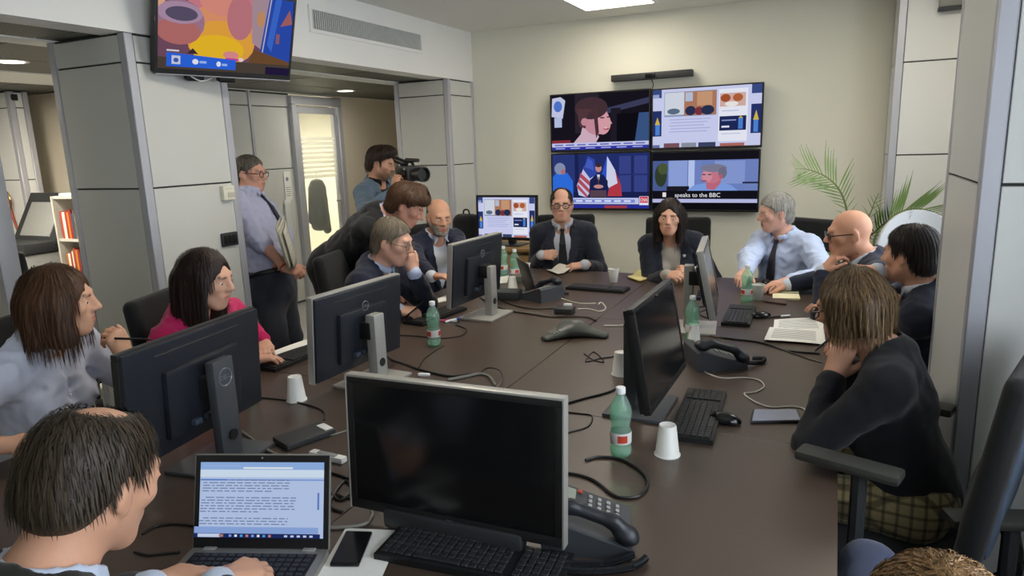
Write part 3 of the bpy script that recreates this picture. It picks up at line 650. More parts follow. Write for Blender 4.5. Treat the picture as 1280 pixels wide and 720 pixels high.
def person(label, head, hyaw, pelvis, byaw, skin='d9a98c', hpitch=0.1, hroll=0.0, female=False, arms=None, hair=None, top='suit', topcol='20232f', shirtcol='c9d2e4', tiecol=None, trousers='23262e',
           glasses=None, beard=None, brows='4a3a2c', lean_legs=0.0, legs='sit', h=0.007, sw=None, scale=1.0, belly=0.0, lips='b06a5e', neckline=None, sleeve='long', legyaw=None, knees=None, mouth=0.0, bulk=1.0, watch=None, badge=False, back_only=False, stubble=None, plaid=False):
    g = P_(); hs = (0.96 if female else 1.0)*scale
    Hc = np.asarray(head, float); hf = frame(hyaw, hpitch, hroll); W = lambda *p: Hc+hf@(np.asarray(p, float)*hs)
    root = thing('person', label, 'person', (pelvis[0], pelvis[1], 0)); o0 = np.array((pelvis[0], pelvis[1], 0.0))
    Pv = np.asarray(pelvis, float); NT = W(0, -0.03, -0.085)
    NB = NT+nrm(Pv+np.array([0, 0, 0.25])-NT)*0.075
    up = nrm(NB-Pv); fw0 = np.array((-math.sin(byaw), math.cos(byaw), 0)); rt = nrm(np.cross(fw0, up)); fw = np.cross(up, rt)
    sw = sw or (0.158 if female else 0.18)*scale
    TL = np.linalg.norm(NB-Pv); T = lambda x, y, z: NB+rt*x+fw*y+up*z       # torso frame hung from the neck base
    sh = {'R': T(sw, -0.01, -0.065), 'L': T(-sw, -0.01, -0.065)}
    l1, l2 = (0.275, 0.245) if female else (0.30, 0.26)
    l1 *= scale; l2 *= scale; el, wr = {}, {}
    for sd in 'RL':
        tgt, pole = arms[sd][0], arms[sd][1]; el[sd], wr[sd] = ik(sh[sd], tgt, l1, l2, pole)
    bk = (0.90 if female else 1.0)*bulk
    def torso(s, off, k=0.05, low=True):
        s.ecap(T(0, 0.0, -0.14), T(0, 0.012, -0.30), 0.158*bk+off, 0.098*bk+off, 0.142*bk+off, 0.102*bk+off, rt, k)
        if low: s.ecap(T(0, 0.012, -0.30), Pv+up*0.02+fw*0.01, 0.142*bk+off, 0.102*bk+belly+off, 0.152*bk+off, 0.112*bk+belly*0.6+off, rt, k)
        s.cap(sh['L'], sh['R'], 0.052*bk+off, None, k)
        for a in (-1, 1): s.cap(T(a*0.03, -0.022, 0.0), T(a*(sw-0.02), -0.014, -0.055), 0.042+off, 0.045+off, k)
        s.cap(T(0, -0.03, -0.02), T(0, -0.04, -0.16), 0.05+off, 0.06+off, k)
        if female:
            for a in (-1, 1): s.ell(T(a*0.068, 0.085, -0.205), (0.058+off, 0.05+off, 0.06+off), np.stack([rt, fw, up], 1), 0.04)
        else: s.ell(T(0, 0.055, -0.17), (0.13+off, 0.055+off, 0.09+off), np.stack([rt, fw, up], 1), 0.04)
    def sleeves(s, off, end=0.03, k=0.03, full=True, fold=0.0):
        for sd in 'RL':
            s.cap(sh[sd], el[sd], 0.053*bk+off, 0.044*bk+off, k)
            if full: s.cap(el[sd], wr[sd]-nrm(wr[sd]-el[sd])*end, 0.045*bk+off, 0.031+off, 0.02)
    def put(name, s, hh, m, par=None, spots=None, base=None, big=False):
        me = s.mesh(hh, name, big=big); v = s.last
        if base is not None: paint(me, v, base, spots or [])
        me.transform(Matrix.Translation(-Vector(o0))); me.materials.append(m)
        o = bpy.data.objects.new(name, me); COL.objects.link(o); o.parent = par or root; return o
    def lift(o): o.data.transform(Matrix.Translation(-Vector(o0))); return o
    # ---- skin: one continuous surface of head, neck, trunk, arms and hands
    b = S()
    b.ell(W(0, -0.014, 0.028), np.array((0.0755, 0.096, 0.090))*hs, hf, 0.0)
    b.ell(W(0, 0.026, -0.03), np.array((0.060 if not female else 0.056, 0.064, 0.082))*hs, hf, 0.03)
    b.ell(W(0, 0.062, -0.094), np.array((0.027 if not female else 0.021, 0.024, 0.021))*hs, hf, 0.03)
    for a in (-1, 1):
        b.cap(W(a*0.054, -0.005, -0.045), W(a*0.022, 0.058, -0.096), 0.017*hs, 0.015*hs, 0.03)
        b.ell(W(a*0.042, 0.058, -0.016), np.array((0.024, 0.022, 0.02))*hs, hf, 0.025)
        b.ell(W(a*0.079, -0.012, -0.004), np.array((0.009, 0.019, 0.031))*hs, hf@np.array(Matrix.Rotation(a*0.35, 3, 'Z') @ Matrix.Rotation(-0.2, 3, 'X')), 0.008)
        b.cap(W(a*0.076, 0.0, -0.02), W(a*0.078, -0.004, -0.034), 0.0075*hs, 0.006*hs, 0.008)
    b.cap(W(-0.034, 0.078, 0.026), W(0.034, 0.078, 0.026), 0.013*hs, None, 0.02)
    for a in (-1, 1): b.ell(W(a*0.033, 0.099, 0.005), np.array((0.020, 0.018, 0.012))*hs, hf, 0.014, 's')
    b.cap(W(0, 0.086, 0.022), W(0, 0.112, -0.022), 0.0085*hs, 0.0115*hs, 0.014)
    for a in (-1, 1):
        b.ell(W(a*0.0125, 0.099, -0.027), np.array((0.0085, 0.011, 0.008))*hs, hf, 0.008)
        b.cap(W(a*0.033-0.015, 0.079, 0.0088), W(a*0.033+0.015, 0.079, 0.0088), 0.0065*hs, None, 0.006)
        b.cap(W(a*0.033-0.013, 0.078, -0.0065), W(a*0.033+0.013, 0.078, -0.0065), 0.005*hs, None, 0.006)
    b.ell(W(0, 0.080, -0.060), np.array((0.030, 0.014, 0.020))*hs, hf, 0.02)
    b.ell(W(0, 0.0905, -0.0575), np.array((0.023, 0.0065, 0.0048))*hs, hf, 0.006)
    b.ell(W(0, 0.0900, -0.0680-mouth), np.array((0.020, 0.0070, 0.0058))*hs, hf, 0.006)
    b.ell(W(0, 0.101, -0.0625-mouth*0.5), np.array((0.024, 0.012, 0.0016+mouth*0.6))*hs, hf, 0.003, 's')
    nr = 0.047 if female else 0.056
    b.cap(W(0, -0.028, -0.055), NB+up*0.0, nr, nr*1.04, 0.035); b.cap(NB, T(0, -0.005, -0.05), nr*1.05, nr*1.2, 0.04)
    torso(b, -0.016, low=False)
    for sd in 'RL':
        b.cap(sh[sd], el[sd], 0.048*bk, 0.038*bk, 0.03); b.cap(el[sd], wr[sd], 0.040*bk, 0.0255, 0.02)
        tgt = arms[sd]
        hp = dict(tgt[4]) if len(tgt) > 4 else {}
        setattr(g, 'tips'+sd, hand(b, wr[sd], tgt[2], tgt[3], sd == 'R', sc=(0.92 if female else 1.0)*scale, **hp))
    dk = '8a5a4a'
    spots = [(ellfn(W(0, 0.094, -0.0575), np.array((0.023, 0.010, 0.0046))*hs, hf), lips, 0.005), (ellfn(W(0, 0.093, -0.0680-mouth), np.array((0.020, 0.011, 0.0056))*hs, hf), lips, 0.005)]
    for a in (-1, 1):
        if not back_only: spots.append((capfn(W(a*0.017, 0.093, 0.0225), W(a*0.047, 0.080, 0.0245), 0.0048*hs), brows, 0.004))
    if stubble: spots.insert(0, (ellfn(W(0, 0.045, -0.085), np.array((0.066, 0.075, 0.052))*hs, hf), stubble, 0.03))
    body = put('body', b, h, M_skin, None, spots, skin); g.b = b
    for a in (-1, 1):
        e = B().sph(W(a*0.032, 0.0740, 0.0), 0.0125*hs, 12).done('eye', M_eye, root, smooth=180); lift(e)
        gz = 0.0122*hs; i = B().sph(Vector(W(a*0.032, 0.0740, 0.0))+Vector(hf@np.array((0, gz*0.72, -0.001))), 0.0056*hs, 10).done('iris', M_iris, e, smooth=180); lift(i)
    # ---- hair
    if hair:
        style, hcol = hair[0], hair[1]; hp = hair[2] if len(hair) > 2 else {}
        t = hp.get('t', 0.013); s = S()
        s.ell(W(0, -0.016, 0.030), np.array((0.0755+t*0.8, 0.096+t*0.85, 0.090+t*(0.75 if style != 'quiff' else 1.0)))*hs, hf, 0.0)
        if style in ('short', 'quiff', 'bald', 'crown', 'receding', 'fringe'):
            s.ell(W(0, -0.062, -0.045+(0.018 if style == 'crown' else 0)), np.array((0.062+t*0.3, 0.048+t*0.3, 0.05))*hs, hf, 0.03)
            s.ell(W(0, 0.105, -0.055), np.array((0.115, 0.105, 0.128+hp.get('line', 0)))*hs, hf, 0.012, 's')
            for a in (-1, 1):
                s.ell(W(a*0.088, 0.004, -0.022), np.array((0.03, 0.030, 0.040))*hs, hf, 0.012, 's')
                s.ell(W(a*0.08, 0.075, 0.0), np.array((0.05, 0.05, 0.06))*hs, hf, 0.01, 's')
        if style == 'bald': s.ell(W(0, 0.01, 0.10), np.array((0.095, 0.105, 0.085))*hs, hf, 0.01, 's'); s.ell(W(0, 0.09, 0.05), np.array((0.2, 0.1, 0.2))*hs, hf, 0.01, 's')
        if style == 'receding':
            s.ell(W(0, 0.075, 0.11), np.array((0.075, 0.075, 0.06))*hs, hf, 0.015, 's')
        if style == 'crown':
            s.ell(W(0.0, -0.012, 0.130), np.array((0.050, 0.058, 0.026))*hs, hf, 0.012, 's')
        if style == 'quiff':
            for (x, y, z, r) in [(-0.035, 0.065, 0.105, 0.032), (0.0, 0.075, 0.108, 0.034), (0.035, 0.065, 0.105, 0.032), (0, 0.03, 0.115, 0.045), (-0.06, 0.02, 0.08, 0.035), (0.06, 0.02, 0.08, 0.035)]: s.ell(W(x, y, z), np.array((r, r, r*0.8))*hs, hf, 0.03)
        if style == 'fringe':
            for (x, y, z, r) in [(-0.03, 0.075, 0.085, 0.03), (0.02, 0.08, 0.08, 0.032), (0.05, 0.055, 0.075, 0.03), (0.0, 0.03, 0.105, 0.045), (-0.06, 0.015, 0.06, 0.04), (0.065, 0.01, 0.055, 0.038)]: s.ell(W(x, y, z), np.array((r, r, r))*hs, hf, 0.03)
        if style in ('bob', 'long'):
            ln = hp.get('len', 0.13); vol = hp.get('vol', 0.03)
            bk_ = hp.get('back', True)
            for a in (-1, 1):
                s.ecap(W(a*0.076, -0.01, 0.03), W(a*(0.072+vol*0.6), 0.008+hp.get('fwd', 0), -ln), 0.055*hs, 0.024+vol*0.25, 0.045*hs, 0.022+vol*0.25, hf@np.array((0, 1, 0)), 0.03)
                s.ecap(W(a*0.05, -0.065, 0.0), W(a*0.055, -0.062, -ln*1.02), 0.05*hs, 0.032+vol*0.3, 0.045*hs, 0.024+vol*0.2, hf@np.array((1, 0, 0)), 0.04)
            s.ecap(W(0, -0.085, 0.0), W(0, -0.075, -ln*1.05), 0.07*hs, 0.03+vol*0.3, 0.065*hs, 0.026+vol*0.2, hf@np.array((1, 0, 0)), 0.04)
            part_ = hp.get('part', 0.0)
            s.ell(W(0, 0.125, -0.06), np.array((0.058, 0.085, hp.get('open', 0.158)))*hs, hf, 0.012, 's')
            if hp.get('bangs'):
                for a in (-1, 0, 1): s.ell(W(a*0.035, 0.078, 0.068), np.array((0.035, 0.026, 0.045))*hs, hf, 0.02)
            s.ell(W(0, 0.045, -0.13), np.array((0.05, 0.07, 0.09))*hs, hf, 0.015, 's')
        amp = hp.get('amp', 0.0022)*0.62; fr = hp.get('freq', 26)*1.7; Hc32 = A3(Hc); hf32 = hf.astype(np.float32)
        def strands(P):
            q = (P-Hc32)@hf32; ph = np.arctan2(q[:, 0], -(q[:, 1]+0.01)); 
            return amp*(np.sin(ph*fr+2.5*np.sin(q[:, 2]*28+ph*2))+0.7*np.sin(ph*fr*0.37+q[:, 0]*60+1.0)+0.6*np.sin(q[:, 1]*95+q[:, 0]*70))
        s.add(strands, Hc, 1, 0, 'n')
        hh = put('hair', s, min(h, 0.005), big=True, m= hairmat(*hcol)); g.hair = hh
        ns = hp.get('n', 900); rs = np.random.RandomState(5); V_ = s.last; V_ = V_[rs.choice(len(V_), min(ns*2, len(V_)), replace=False)].astype(np.float32)
        V_ = V_[b.ev(V_) > 0.004][:ns]; V_ = V_[V_[:, 2] > (Hc[2]-hp.get('len', 0.06)*0.82)]; crown = A3(W(0, -0.045, 0.115)); ln_ = hp.get('sl', {'bob': 0.11, 'long': 0.14}.get(style, 0.045)); K = 6; wd = hp.get('sw', 0.0024)
        fl0 = A3(hf@np.array((0, 0.35 if style in ('fringe', 'quiff') else 0.0, 0)))
        def grad(P):
            e = 0.0012; d0 = s.ev(P); return np.stack([s.ev(P+np.eye(3, dtype=np.float32)[a]*e)-d0 for a in range(3)], 1)/e, d0
        p = V_.copy(); L_ = (ln_*rs.uniform(0.6, 1.25, len(p))).astype(np.float32); jit = rs.normal(0, 0.16, p.shape).astype(np.float32); off = rs.uniform(0.0004, hp.get('lift', 0.0030), len(p)).astype(np.float32)
        path = []; sides = []
        for k in range(K+1):
            gn, d0 = grad(p); gn /= np.linalg.norm(gn, axis=1, keepdims=True)+1e-6
            push = np.where(d0 < off, off-d0, np.where((d0 > 0.004) | (gn[:, 2] < -0.45), 0, off-d0)); p = p+gn*push[:, None]
            fl = p-crown; fl /= np.linalg.norm(fl, axis=1, keepdims=True)+1e-6; fl = fl*0.8+jit*hp.get('jit', 1.0)+fl0; fl[:, 2] -= 0.75; free_ = (d0 > 0.004) | (gn[:, 2] < -0.45)
            fl[free_] = fl[free_]*0.15+np.array((0, 0, -1), np.float32); fl -= gn*(fl*gn).sum(1, keepdims=True)*np.where(free_, 0.0, 0.92)[:, None]; fl /= np.linalg.norm(fl, axis=1, keepdims=True)+1e-6
            sd_ = np.cross(fl, gn); sd_ /= np.linalg.norm(sd_, axis=1, keepdims=True)+1e-6; path.append(p); sides.append(sd_); p = p+fl*(L_/K)[:, None]
        qa = np.stack([(pp_-Hc32)@hf32 for pp_ in path], 1)/hs; bad = ((qa[:, :, 1] > 0.045) & (np.abs(qa[:, :, 0]) < 0.062) & (qa[:, :, 2] < hp.get('fz', 0.062))).any(1); bad |= np.stack([s.ev(q_) for q_ in path[:4]], 1).max(1) > 0.012; bad |= (qa[:, :, 2] > 0.123+t*0.75+(0.02 if style in ('quiff', 'fringe') else 0.003)).any(1)
        path = [q_[~bad] for q_ in path]; sides = [q_[~bad] for q_ in sides]; V_ = V_[~bad]
        nS = len(V_); wk = [0.5, 1.0, 1.0, 1.0, 0.9, 0.6, 0.15]
        vv = np.zeros((nS, K+1, 2, 3), np.float32)
        for k in range(K+1): vv[:, k, 0] = path[k]-sides[k]*wd*0.5*wk[k]; vv[:, k, 1] = path[k]+sides[k]*wd*0.5*wk[k]
        bi = (np.arange(nS)*(K+1)*2)[:, None]; kk = np.arange(K)[None]*2; Q = np.stack([bi+kk, bi+kk+1, bi+kk+3, bi+kk+2], -1).reshape(-1, 4)
        me = bpy.data.meshes.new('hair_strands'); vv = vv.reshape(-1, 3); me.vertices.add(len(vv)); me.vertices.foreach_set('co', (vv-o0.astype(np.float32)).ravel()); me.loops.add(len(Q)*4); me.loops.foreach_set('vertex_index', Q.ravel().astype(np.int32)); me.polygons.add(len(Q)); me.polygons.foreach_set('loop_start', np.arange(0, len(Q)*4, 4, dtype=np.int32)); me.polygons.foreach_set('use_smooth', np.ones(len(Q), bool)); me.update(calc_edges=True)
        base = np.array(srgb(hcol[1])); f_ = rs.uniform(0.45, 1.35, (nS, 1))*np.ones((1, 3)); f_[:, 2] *= rs.uniform(0.85, 1.1, nS); C = np.ones((nS, (K+1)*2, 4), np.float32); C[:, :, :3] = (base*f_)[:, None, :]
        if hp.get('hi'):
            m_ = rs.rand(nS) < 0.18; C[m_, :, :3] = np.array(srgb(hp['hi']))*rs.uniform(0.7, 1.2, (m_.sum(), 1, 1))
        at = me.color_attributes.new('Col', 'FLOAT_COLOR', 'POINT'); at.data.foreach_set('color', C.ravel())
        me.materials.append(mat('hair_strand', 'ffffff', 0.5, noise=0.0, vcol=True, spec=0.35)); so = bpy.data.objects.new('hair_strands', me); COL.objects.link(so); so.parent = hh; so['kind'] = 'stuff'
    if beard:
        s = S(); s.ell(W(0, 0.030, -0.045), np.array((0.0635, 0.066, 0.074))*hs, hf, 0.0); s.ell(W(0, 0.064, -0.095), np.array((0.031, 0.028, 0.026))*hs, hf, 0.02)
        for a in (-1, 1): s.cap(W(a*0.058, -0.002, -0.03), W(a*0.024, 0.06, -0.098), 0.018*hs, 0.018*hs, 0.02)
        s.ell(W(0, 0.10, -0.01), np.array((0.075, 0.075, 0.034))*hs, hf, 0.008, 's'); s.ell(W(0, 0.102, -0.058), np.array((0.023, 0.02, 0.012))*hs, hf, 0.004, 's'); s.ell(W(0, -0.06, -0.03), np.array((0.12, 0.062, 0.15))*hs, hf, 0.008, 's')
        s.rbox(W(0, 0, 0.06), (0.2, 0.2, 0.075), hf, 0.01, 0.01, 's')
        put('beard', s, 0.005, hairmat(*beard))
    if glasses:
        gb = B(); gy = 0.104
        for a in (-1, 1):
            pts = [W(a*0.033+0.024*math.cos(u)*(1.0), gy-0.004*abs(math.cos(u)), 0.002+0.0185*math.sin(u)) for u in np.linspace(0, 2*PI, 17)]
            gb.tube(pts, glasses[1], 5, 1)
            gb.tube([W(a*0.057, gy-0.006, 0.008), W(a*0.074, 0.085, 0.008), W(a*0.081, 0.0, 0.006), W(a*0.080, -0.02, -0.006)], glasses[1], 5, 3)
        gb.tube([W(-0.010, gy, 0.006), W(0, gy+0.003, 0.009), W(0.010, gy, 0.006)], glasses[1], 5, 3)
        go = lift(gb.done('glasses', mat('frame_'+glasses[0], glasses[0], 0.3), root))
        for a in (-1, 1):
            lb = B(); c = lb.bm.verts
            ring = [lb.bm.verts.new(W(a*0.033+0.0235*math.cos(u), gy, 0.002+0.018*math.sin(u))) for u in np.linspace(0, 2*PI, 16, endpoint=False)]
            lb.bm.faces.new(ring); lift(lb.done('lens', M_lens, go))
    # ---- clothes
    R3 = np.stack([rt, fw, up], 1)
    def wrinkle(s, amp=0.003, f=33, seed=0.0):
        s.add(lambda P: amp*(noise3(P, f, seed)*0.6+np.abs(noise3(P*np.array((1, 1, 1.35), np.float32), f*1.9, seed+2))*1.3-0.4+0.35*noise3(P, f*3.6, seed+4)), Pv, 1, 0, 'n')
    sd0 = (abs(Pv[0])*7+Pv[1]*3) % 6
    tpre = S(); torso(tpre, 0.012 if top == 'shirt' else 0.004)
    def surf(s, x, z):
        p = s.trace(T(x, 0.45, z), -fw); return p if p is not None else T(x, 0.12, z)
    def collar(s, off=0.0, rr=0.010, open_=0.0):
        n = 14; pts = []
        for i in range(n+1):
            a = PI*0.5+0.30+open_+(2*PI-0.60-2*open_)*i/n; fr = max(0, math.sin(a))
            pts.append(NB+rt*math.cos(a)*(nr+0.014+off)+fw*(math.sin(a)*(nr+0.012+off)+0.004)+up*(0.032-0.026*fr))
        for i in range(n): s.ecap(pts[i], pts[i+1], 0.019, rr, 0.019, rr, up, 0.006)
        for a, q in ((1, pts[-1]), (-1, pts[0])): s.ecap(q, q-up*0.035+rt*(-0.012 if a < 0 else 0.012)*(1+open_*2)+fw*0.012, 0.016, rr*0.8, 0.006, rr*0.6, rt, 0.006)
    sm = cloth('shirt_'+shirtcol, shirtcol, 0.8, 0.05)
    if top in ('suit', 'blazer'):
        sh_ = S(); torso(sh_, 0.002); collar(sh_, 0.004, 0.009, 0.0 if tiecol else 0.25)
        for sd in 'RL':
            u_ = nrm(wr[sd]-el[sd]); sh_.cap(wr[sd]-u_*0.07, wr[sd]+u_*0.004, 0.040, 0.038, 0.005)
        if female:
            sh_.ell(T(0, 0.06, 0.015), (0.055, 0.07, 0.06), R3, 0.01, 's')
        put('shirt', sh_, 0.0085, sm)
        j = S(); torso(j, 0.017); sleeves(j, 0.015, 0.035)
        vb = -0.36 if not female else -0.40
        pre = S(); torso(pre, 0.017)
        lap = []
        for a in (-1, 1):
            lw = [(a*0.080, 0.0), (a*0.106, -0.09), (a*0.088, -0.19), (a*0.046, -0.29), (a*0.006, vb)]
            lap.append([T(a*0.066, -0.01, 0.026)]+[surf(pre, x, z)+fw*0.004 for x, z in lw])
        j.cap(T(0, -0.045, 0.005), T(0, -0.05, -0.03), 0.045, 0.06, 0.04)
        # V opening
        for i, (z0_, z1_, ra, rb) in enumerate([(0.05, -0.07, 0.066, 0.072), (-0.07, -0.20, 0.072, 0.052), (-0.20, vb, 0.052, 0.006)]):
            a0 = surf(pre, 0, z0_)+fw*0.012 if z0_ < 0 else T(0, 0.05, z0_); b0 = surf(pre, 0, z1_)+fw*0.012
            j.ecap(a0-fw*0.0, b0, ra, 0.072, rb, 0.062, rt, 0.004, 's')
        j.cap(T(0, 0.01, 0.04), NB+up*0.10, nr+0.014, nr+0.02, 0.01, 's')
        for a, L_ in zip((-1, 1), lap):
            ws = [0.018, 0.020, 0.034 if female else 0.030, 0.030, 0.020, 0.006]
            for i in range(5): j.ecap(L_[i], L_[i+1], ws[i], 0.007, ws[i+1], 0.006, rt, 0.006)
        # collar round the back of the neck
        pts = [NB+rt*math.cos(a)*(nr+0.021)+fw*(math.sin(a)*(nr+0.016))+up*0.018 for a in np.linspace(PI+0.15-PI*0.12, 2*PI-0.15+PI*0.12, 9)]
        for i in range(8): j.ecap(pts[i], pts[i+1], 0.020, 0.008, 0.020, 0.008, up, 0.006)
        wrinkle(j, 0.0042, 28, sd0)
        jo = put('jacket', j, 0.0072, cloth('jacket_'+topcol, topcol, 0.8, 0.06)); g.top = j
        if badge: lift(B().sph(Vector(surf(pre, -0.085, -0.10))+Vector(fw)*0.018, 0.011, 10).done('brooch', M_alu, jo))
        if not female:
            pb = B(); q = surf(pre, -0.105, -0.16); pb.box(Vector(q)+Vector(fw)*0.004, (0.085, 0.006, 0.014), 0.002, Matrix(R3.tolist()).to_4x4()); lift(pb.done('breast_pocket', cloth('jacket_'+topcol, topcol), jo))
        basis = sh_
    elif top in ('shirt', 'blouse'):
        j = S(); torso(j, 0.012)
        full = sleeve == 'long'
        for sd in 'RL':
            u_ = nrm(wr[sd]-el[sd]); j.cap(sh[sd], el[sd], 0.066*bk, 0.060*bk, 0.03)
            if full: j.cap(el[sd], wr[sd]-u_*0.03, 0.060*bk, 0.044, 0.02); j.cap(wr[sd]-u_*0.05, wr[sd]-u_*0.012, 0.037, 0.036, 0.004)
            else: j.cap(el[sd], el[sd]+u_*0.035, 0.056*bk, 0.055*bk, 0.015); j.cap(el[sd]+u_*0.02, el[sd]+u_*0.05, 0.058*bk, 0.057*bk, 0.003)
        collar(j, 0.008, 0.010, 0.0 if tiecol else 0.35)
        if not tiecol: j.ecap(T(0, 0.10, 0.03), T(0, 0.135, -0.13), 0.035, 0.05, 0.006, 0.04, rt, 0.01, 's')
        wrinkle(j, 0.0075, 30, sd0)
        if legs == 'stand':
            up32 = A3(up); c32 = A3(Pv+up*0.115); j.add(lambda P: -((P-c32)@up32), Pv, 1, 0.012, 'i')
        jo = put('shirt', j, 0.0075, sm); g.top = j; basis = j
        for k in range(6):
            q = surf(j, 0, -0.10-0.06*k)
            if tiecol is None and k > 0: lift(B().sph(q, 0.0055, 8).done('button', M_eye, jo))
    else:                                           # round neck pullover
        j = S(); torso(j, 0.012); j.ecap(Pv+up*0.06, Pv-up*0.03, 0.165*bk, 0.13*bk, 0.17*bk, 0.135*bk, rt, 0.04); sleeves(j, 0.012, 0.02 if sleeve == 'long' else 0.16)
        j.cap(T(0, 0.005, 0.02), NB+up*0.12, nr+0.012, nr+0.03, 0.012, 's')
        wrinkle(j, 0.0040, 25, sd0)
        jo = put('pullover', j, 0.0075, cloth('knit_'+topcol, topcol, 0.9, 0.10, 0.3)); g.top = j; basis = j
    if tiecol:
        tS = S(); zs = [-0.03, -0.05, -0.12, -0.22, -0.32, -0.42]; ws = [0.021, 0.016, 0.026, 0.033, 0.040, 0.043]
        pt_ = [surf(tpre, 0, z)+fw*0.009 for z in zs]
        tS.ecap(surf(tpre, 0, -0.018)+fw*0.012, surf(tpre, 0, -0.045)+fw*0.011, 0.019, 0.010, 0.012, 0.009, rt, 0.0)
        for i in range(1, 5): tS.ecap(pt_[i], pt_[i+1], ws[i], 0.007, ws[i+1], 0.007, rt, 0.004)
        put('tie', tS, 0.005, cloth('tie_'+tiecol, tiecol, 0.6, 0.2))
    # ---- legs
    ly = byaw if legyaw is None else legyaw; lf = np.array((-math.sin(ly), math.cos(ly), 0)); lr = np.array((lf[1], -lf[0], 0))
    s = S(); feet = []
    s.ecap(Pv+lr*-0.05, Pv+lr*0.05, 0.12, 0.115, 0.12, 0.115, fw0, 0.03); s.ell(Pv+up*0.06, (0.155*bk, 0.115*bk+belly*0.5, 0.10), R3, 0.05)
    if legs == 'stand' and top == 'shirt': s.ecap(Pv+up*0.02, Pv+up*0.105, 0.150*bk, 0.115*bk+belly*0.4, 0.158*bk, 0.122*bk+belly*0.9, rt, 0.03)
    for a in (-1, 1):
        hp_ = Pv+lr*a*0.085-np.array((0, 0, 0.02))
        if legs == 'sit': kn = hp_+lf*0.40+lr*a*0.05+np.array((0, 0, 0.01)); an = np.array((kn[0]-lf[0]*0.04, kn[1]-lf[1]*0.04, 0.10))
        else:
            kn = hp_*0.5+np.array((hp_[0], hp_[1], 0.10))*0.5+lf*0.05+lr*a*0.01; an = np.array((hp_[0], hp_[1], 0.10))+lr*a*0.03-lf*lean_legs
        if knees is not None: kn, an = [np.asarray(q, float) for q in knees[0 if a < 0 else 1]]
        s.cap(hp_, kn, 0.088*bk, 0.064*bk, 0.05); s.cap(kn, an, 0.063*bk, 0.052, 0.02); feet.append(an)
    wrinkle(s, 0.0035, 24, sd0+1)
    if legs == 'stand' and top == 'shirt':
        put('belt', S().ecap(Pv+up*0.10, Pv+up*0.125, 0.166*bk, 0.130*bk+belly*0.92, 0.166*bk, 0.130*bk+belly*0.95, rt, 0).add(lambda P: np.abs((P-A3(Pv+up*0.112))@A3(up))-0.016, Pv, 1, 0.004, 'i'), 0.008, M_black)
    tm_ = cloth('trousers_'+trousers, trousers, 0.85, 0.08)
    if plaid and 'plaid' not in tm_:
        tm_['plaid'] = 1; nt = tm_.node_tree; bs = nt.nodes['Principled BSDF']; prev = bs.inputs['Base Color'].links[0].from_socket; tc = nt.nodes.new('ShaderNodeTexCoord')
        for dr_ in ('X', 'Y', 'Z'):
            wv = nt.nodes.new('ShaderNodeTexWave'); wv.bands_direction = dr_; wv.inputs['Scale'].default_value = 9; nt.links.new(tc.outputs['Object'], wv.inputs['Vector'])
            mr = nt.nodes.new('ShaderNodeMapRange'); mr.inputs[1].default_value = 0.75; mr.inputs[2].default_value = 0.95; mr.inputs[3].default_value = 1.0; mr.inputs[4].default_value = 0.45; nt.links.new(wv.outputs['Fac'], mr.inputs[0])
            mm_ = nt.nodes.new('ShaderNodeMixRGB'); mm_.blend_type = 'MULTIPLY'; mm_.inputs[0].default_value = 1; nt.links.new(prev, mm_.inputs[1]); nt.links.new(mr.outputs[0], mm_.inputs[2]); prev = mm_.outputs[0]
        nt.links.new(prev, bs.inputs['Base Color'])
    put('trousers', s, 0.012, tm_)
    for an in feet:
        sh2 = S(); sh2.ell(an+np.array((0, 0, -0.055))+lf*0.06, (0.045, 0.13, 0.042), np.stack([lr, lf, (0, 0, 1)], 1), 0); sh2.cap(an+np.array((0, 0, -0.02)), an+np.array((0, 0, 0.02)), 0.045, 0.042, 0.02); sh2.rbox((an[0], an[1], 0.5), (0.4, 0.4, 0.498), None, 0.001, 0.002, 'i')
        put('shoe', sh2, 0.010, M_black)
    g.root = root; g.W = W; g.T = T; g.wr = wr; g.el = el; g.o0 = o0; g.sh = sh; g.hf = hf; g.lift = lift; g.put = put; g.fw = fw; g.rt = rt; g.up = up
    if watch:
        u_ = nrm(wr[watch]-el[watch]); n1 = nrm(np.cross(u_, (0.3, 0.2, 1))); n2 = np.cross(u_, n1); c_ = wr[watch]-u_*0.012
        lift(B().tube([c_+(n1*math.cos(q)+n2*math.sin(q))*0.031 for q in np.linspace(0, 2*PI, 17)], 0.0055, 6, 1).done('bracelet', mat('bracelet_red', 'c8502e', 0.5), root))
    return g
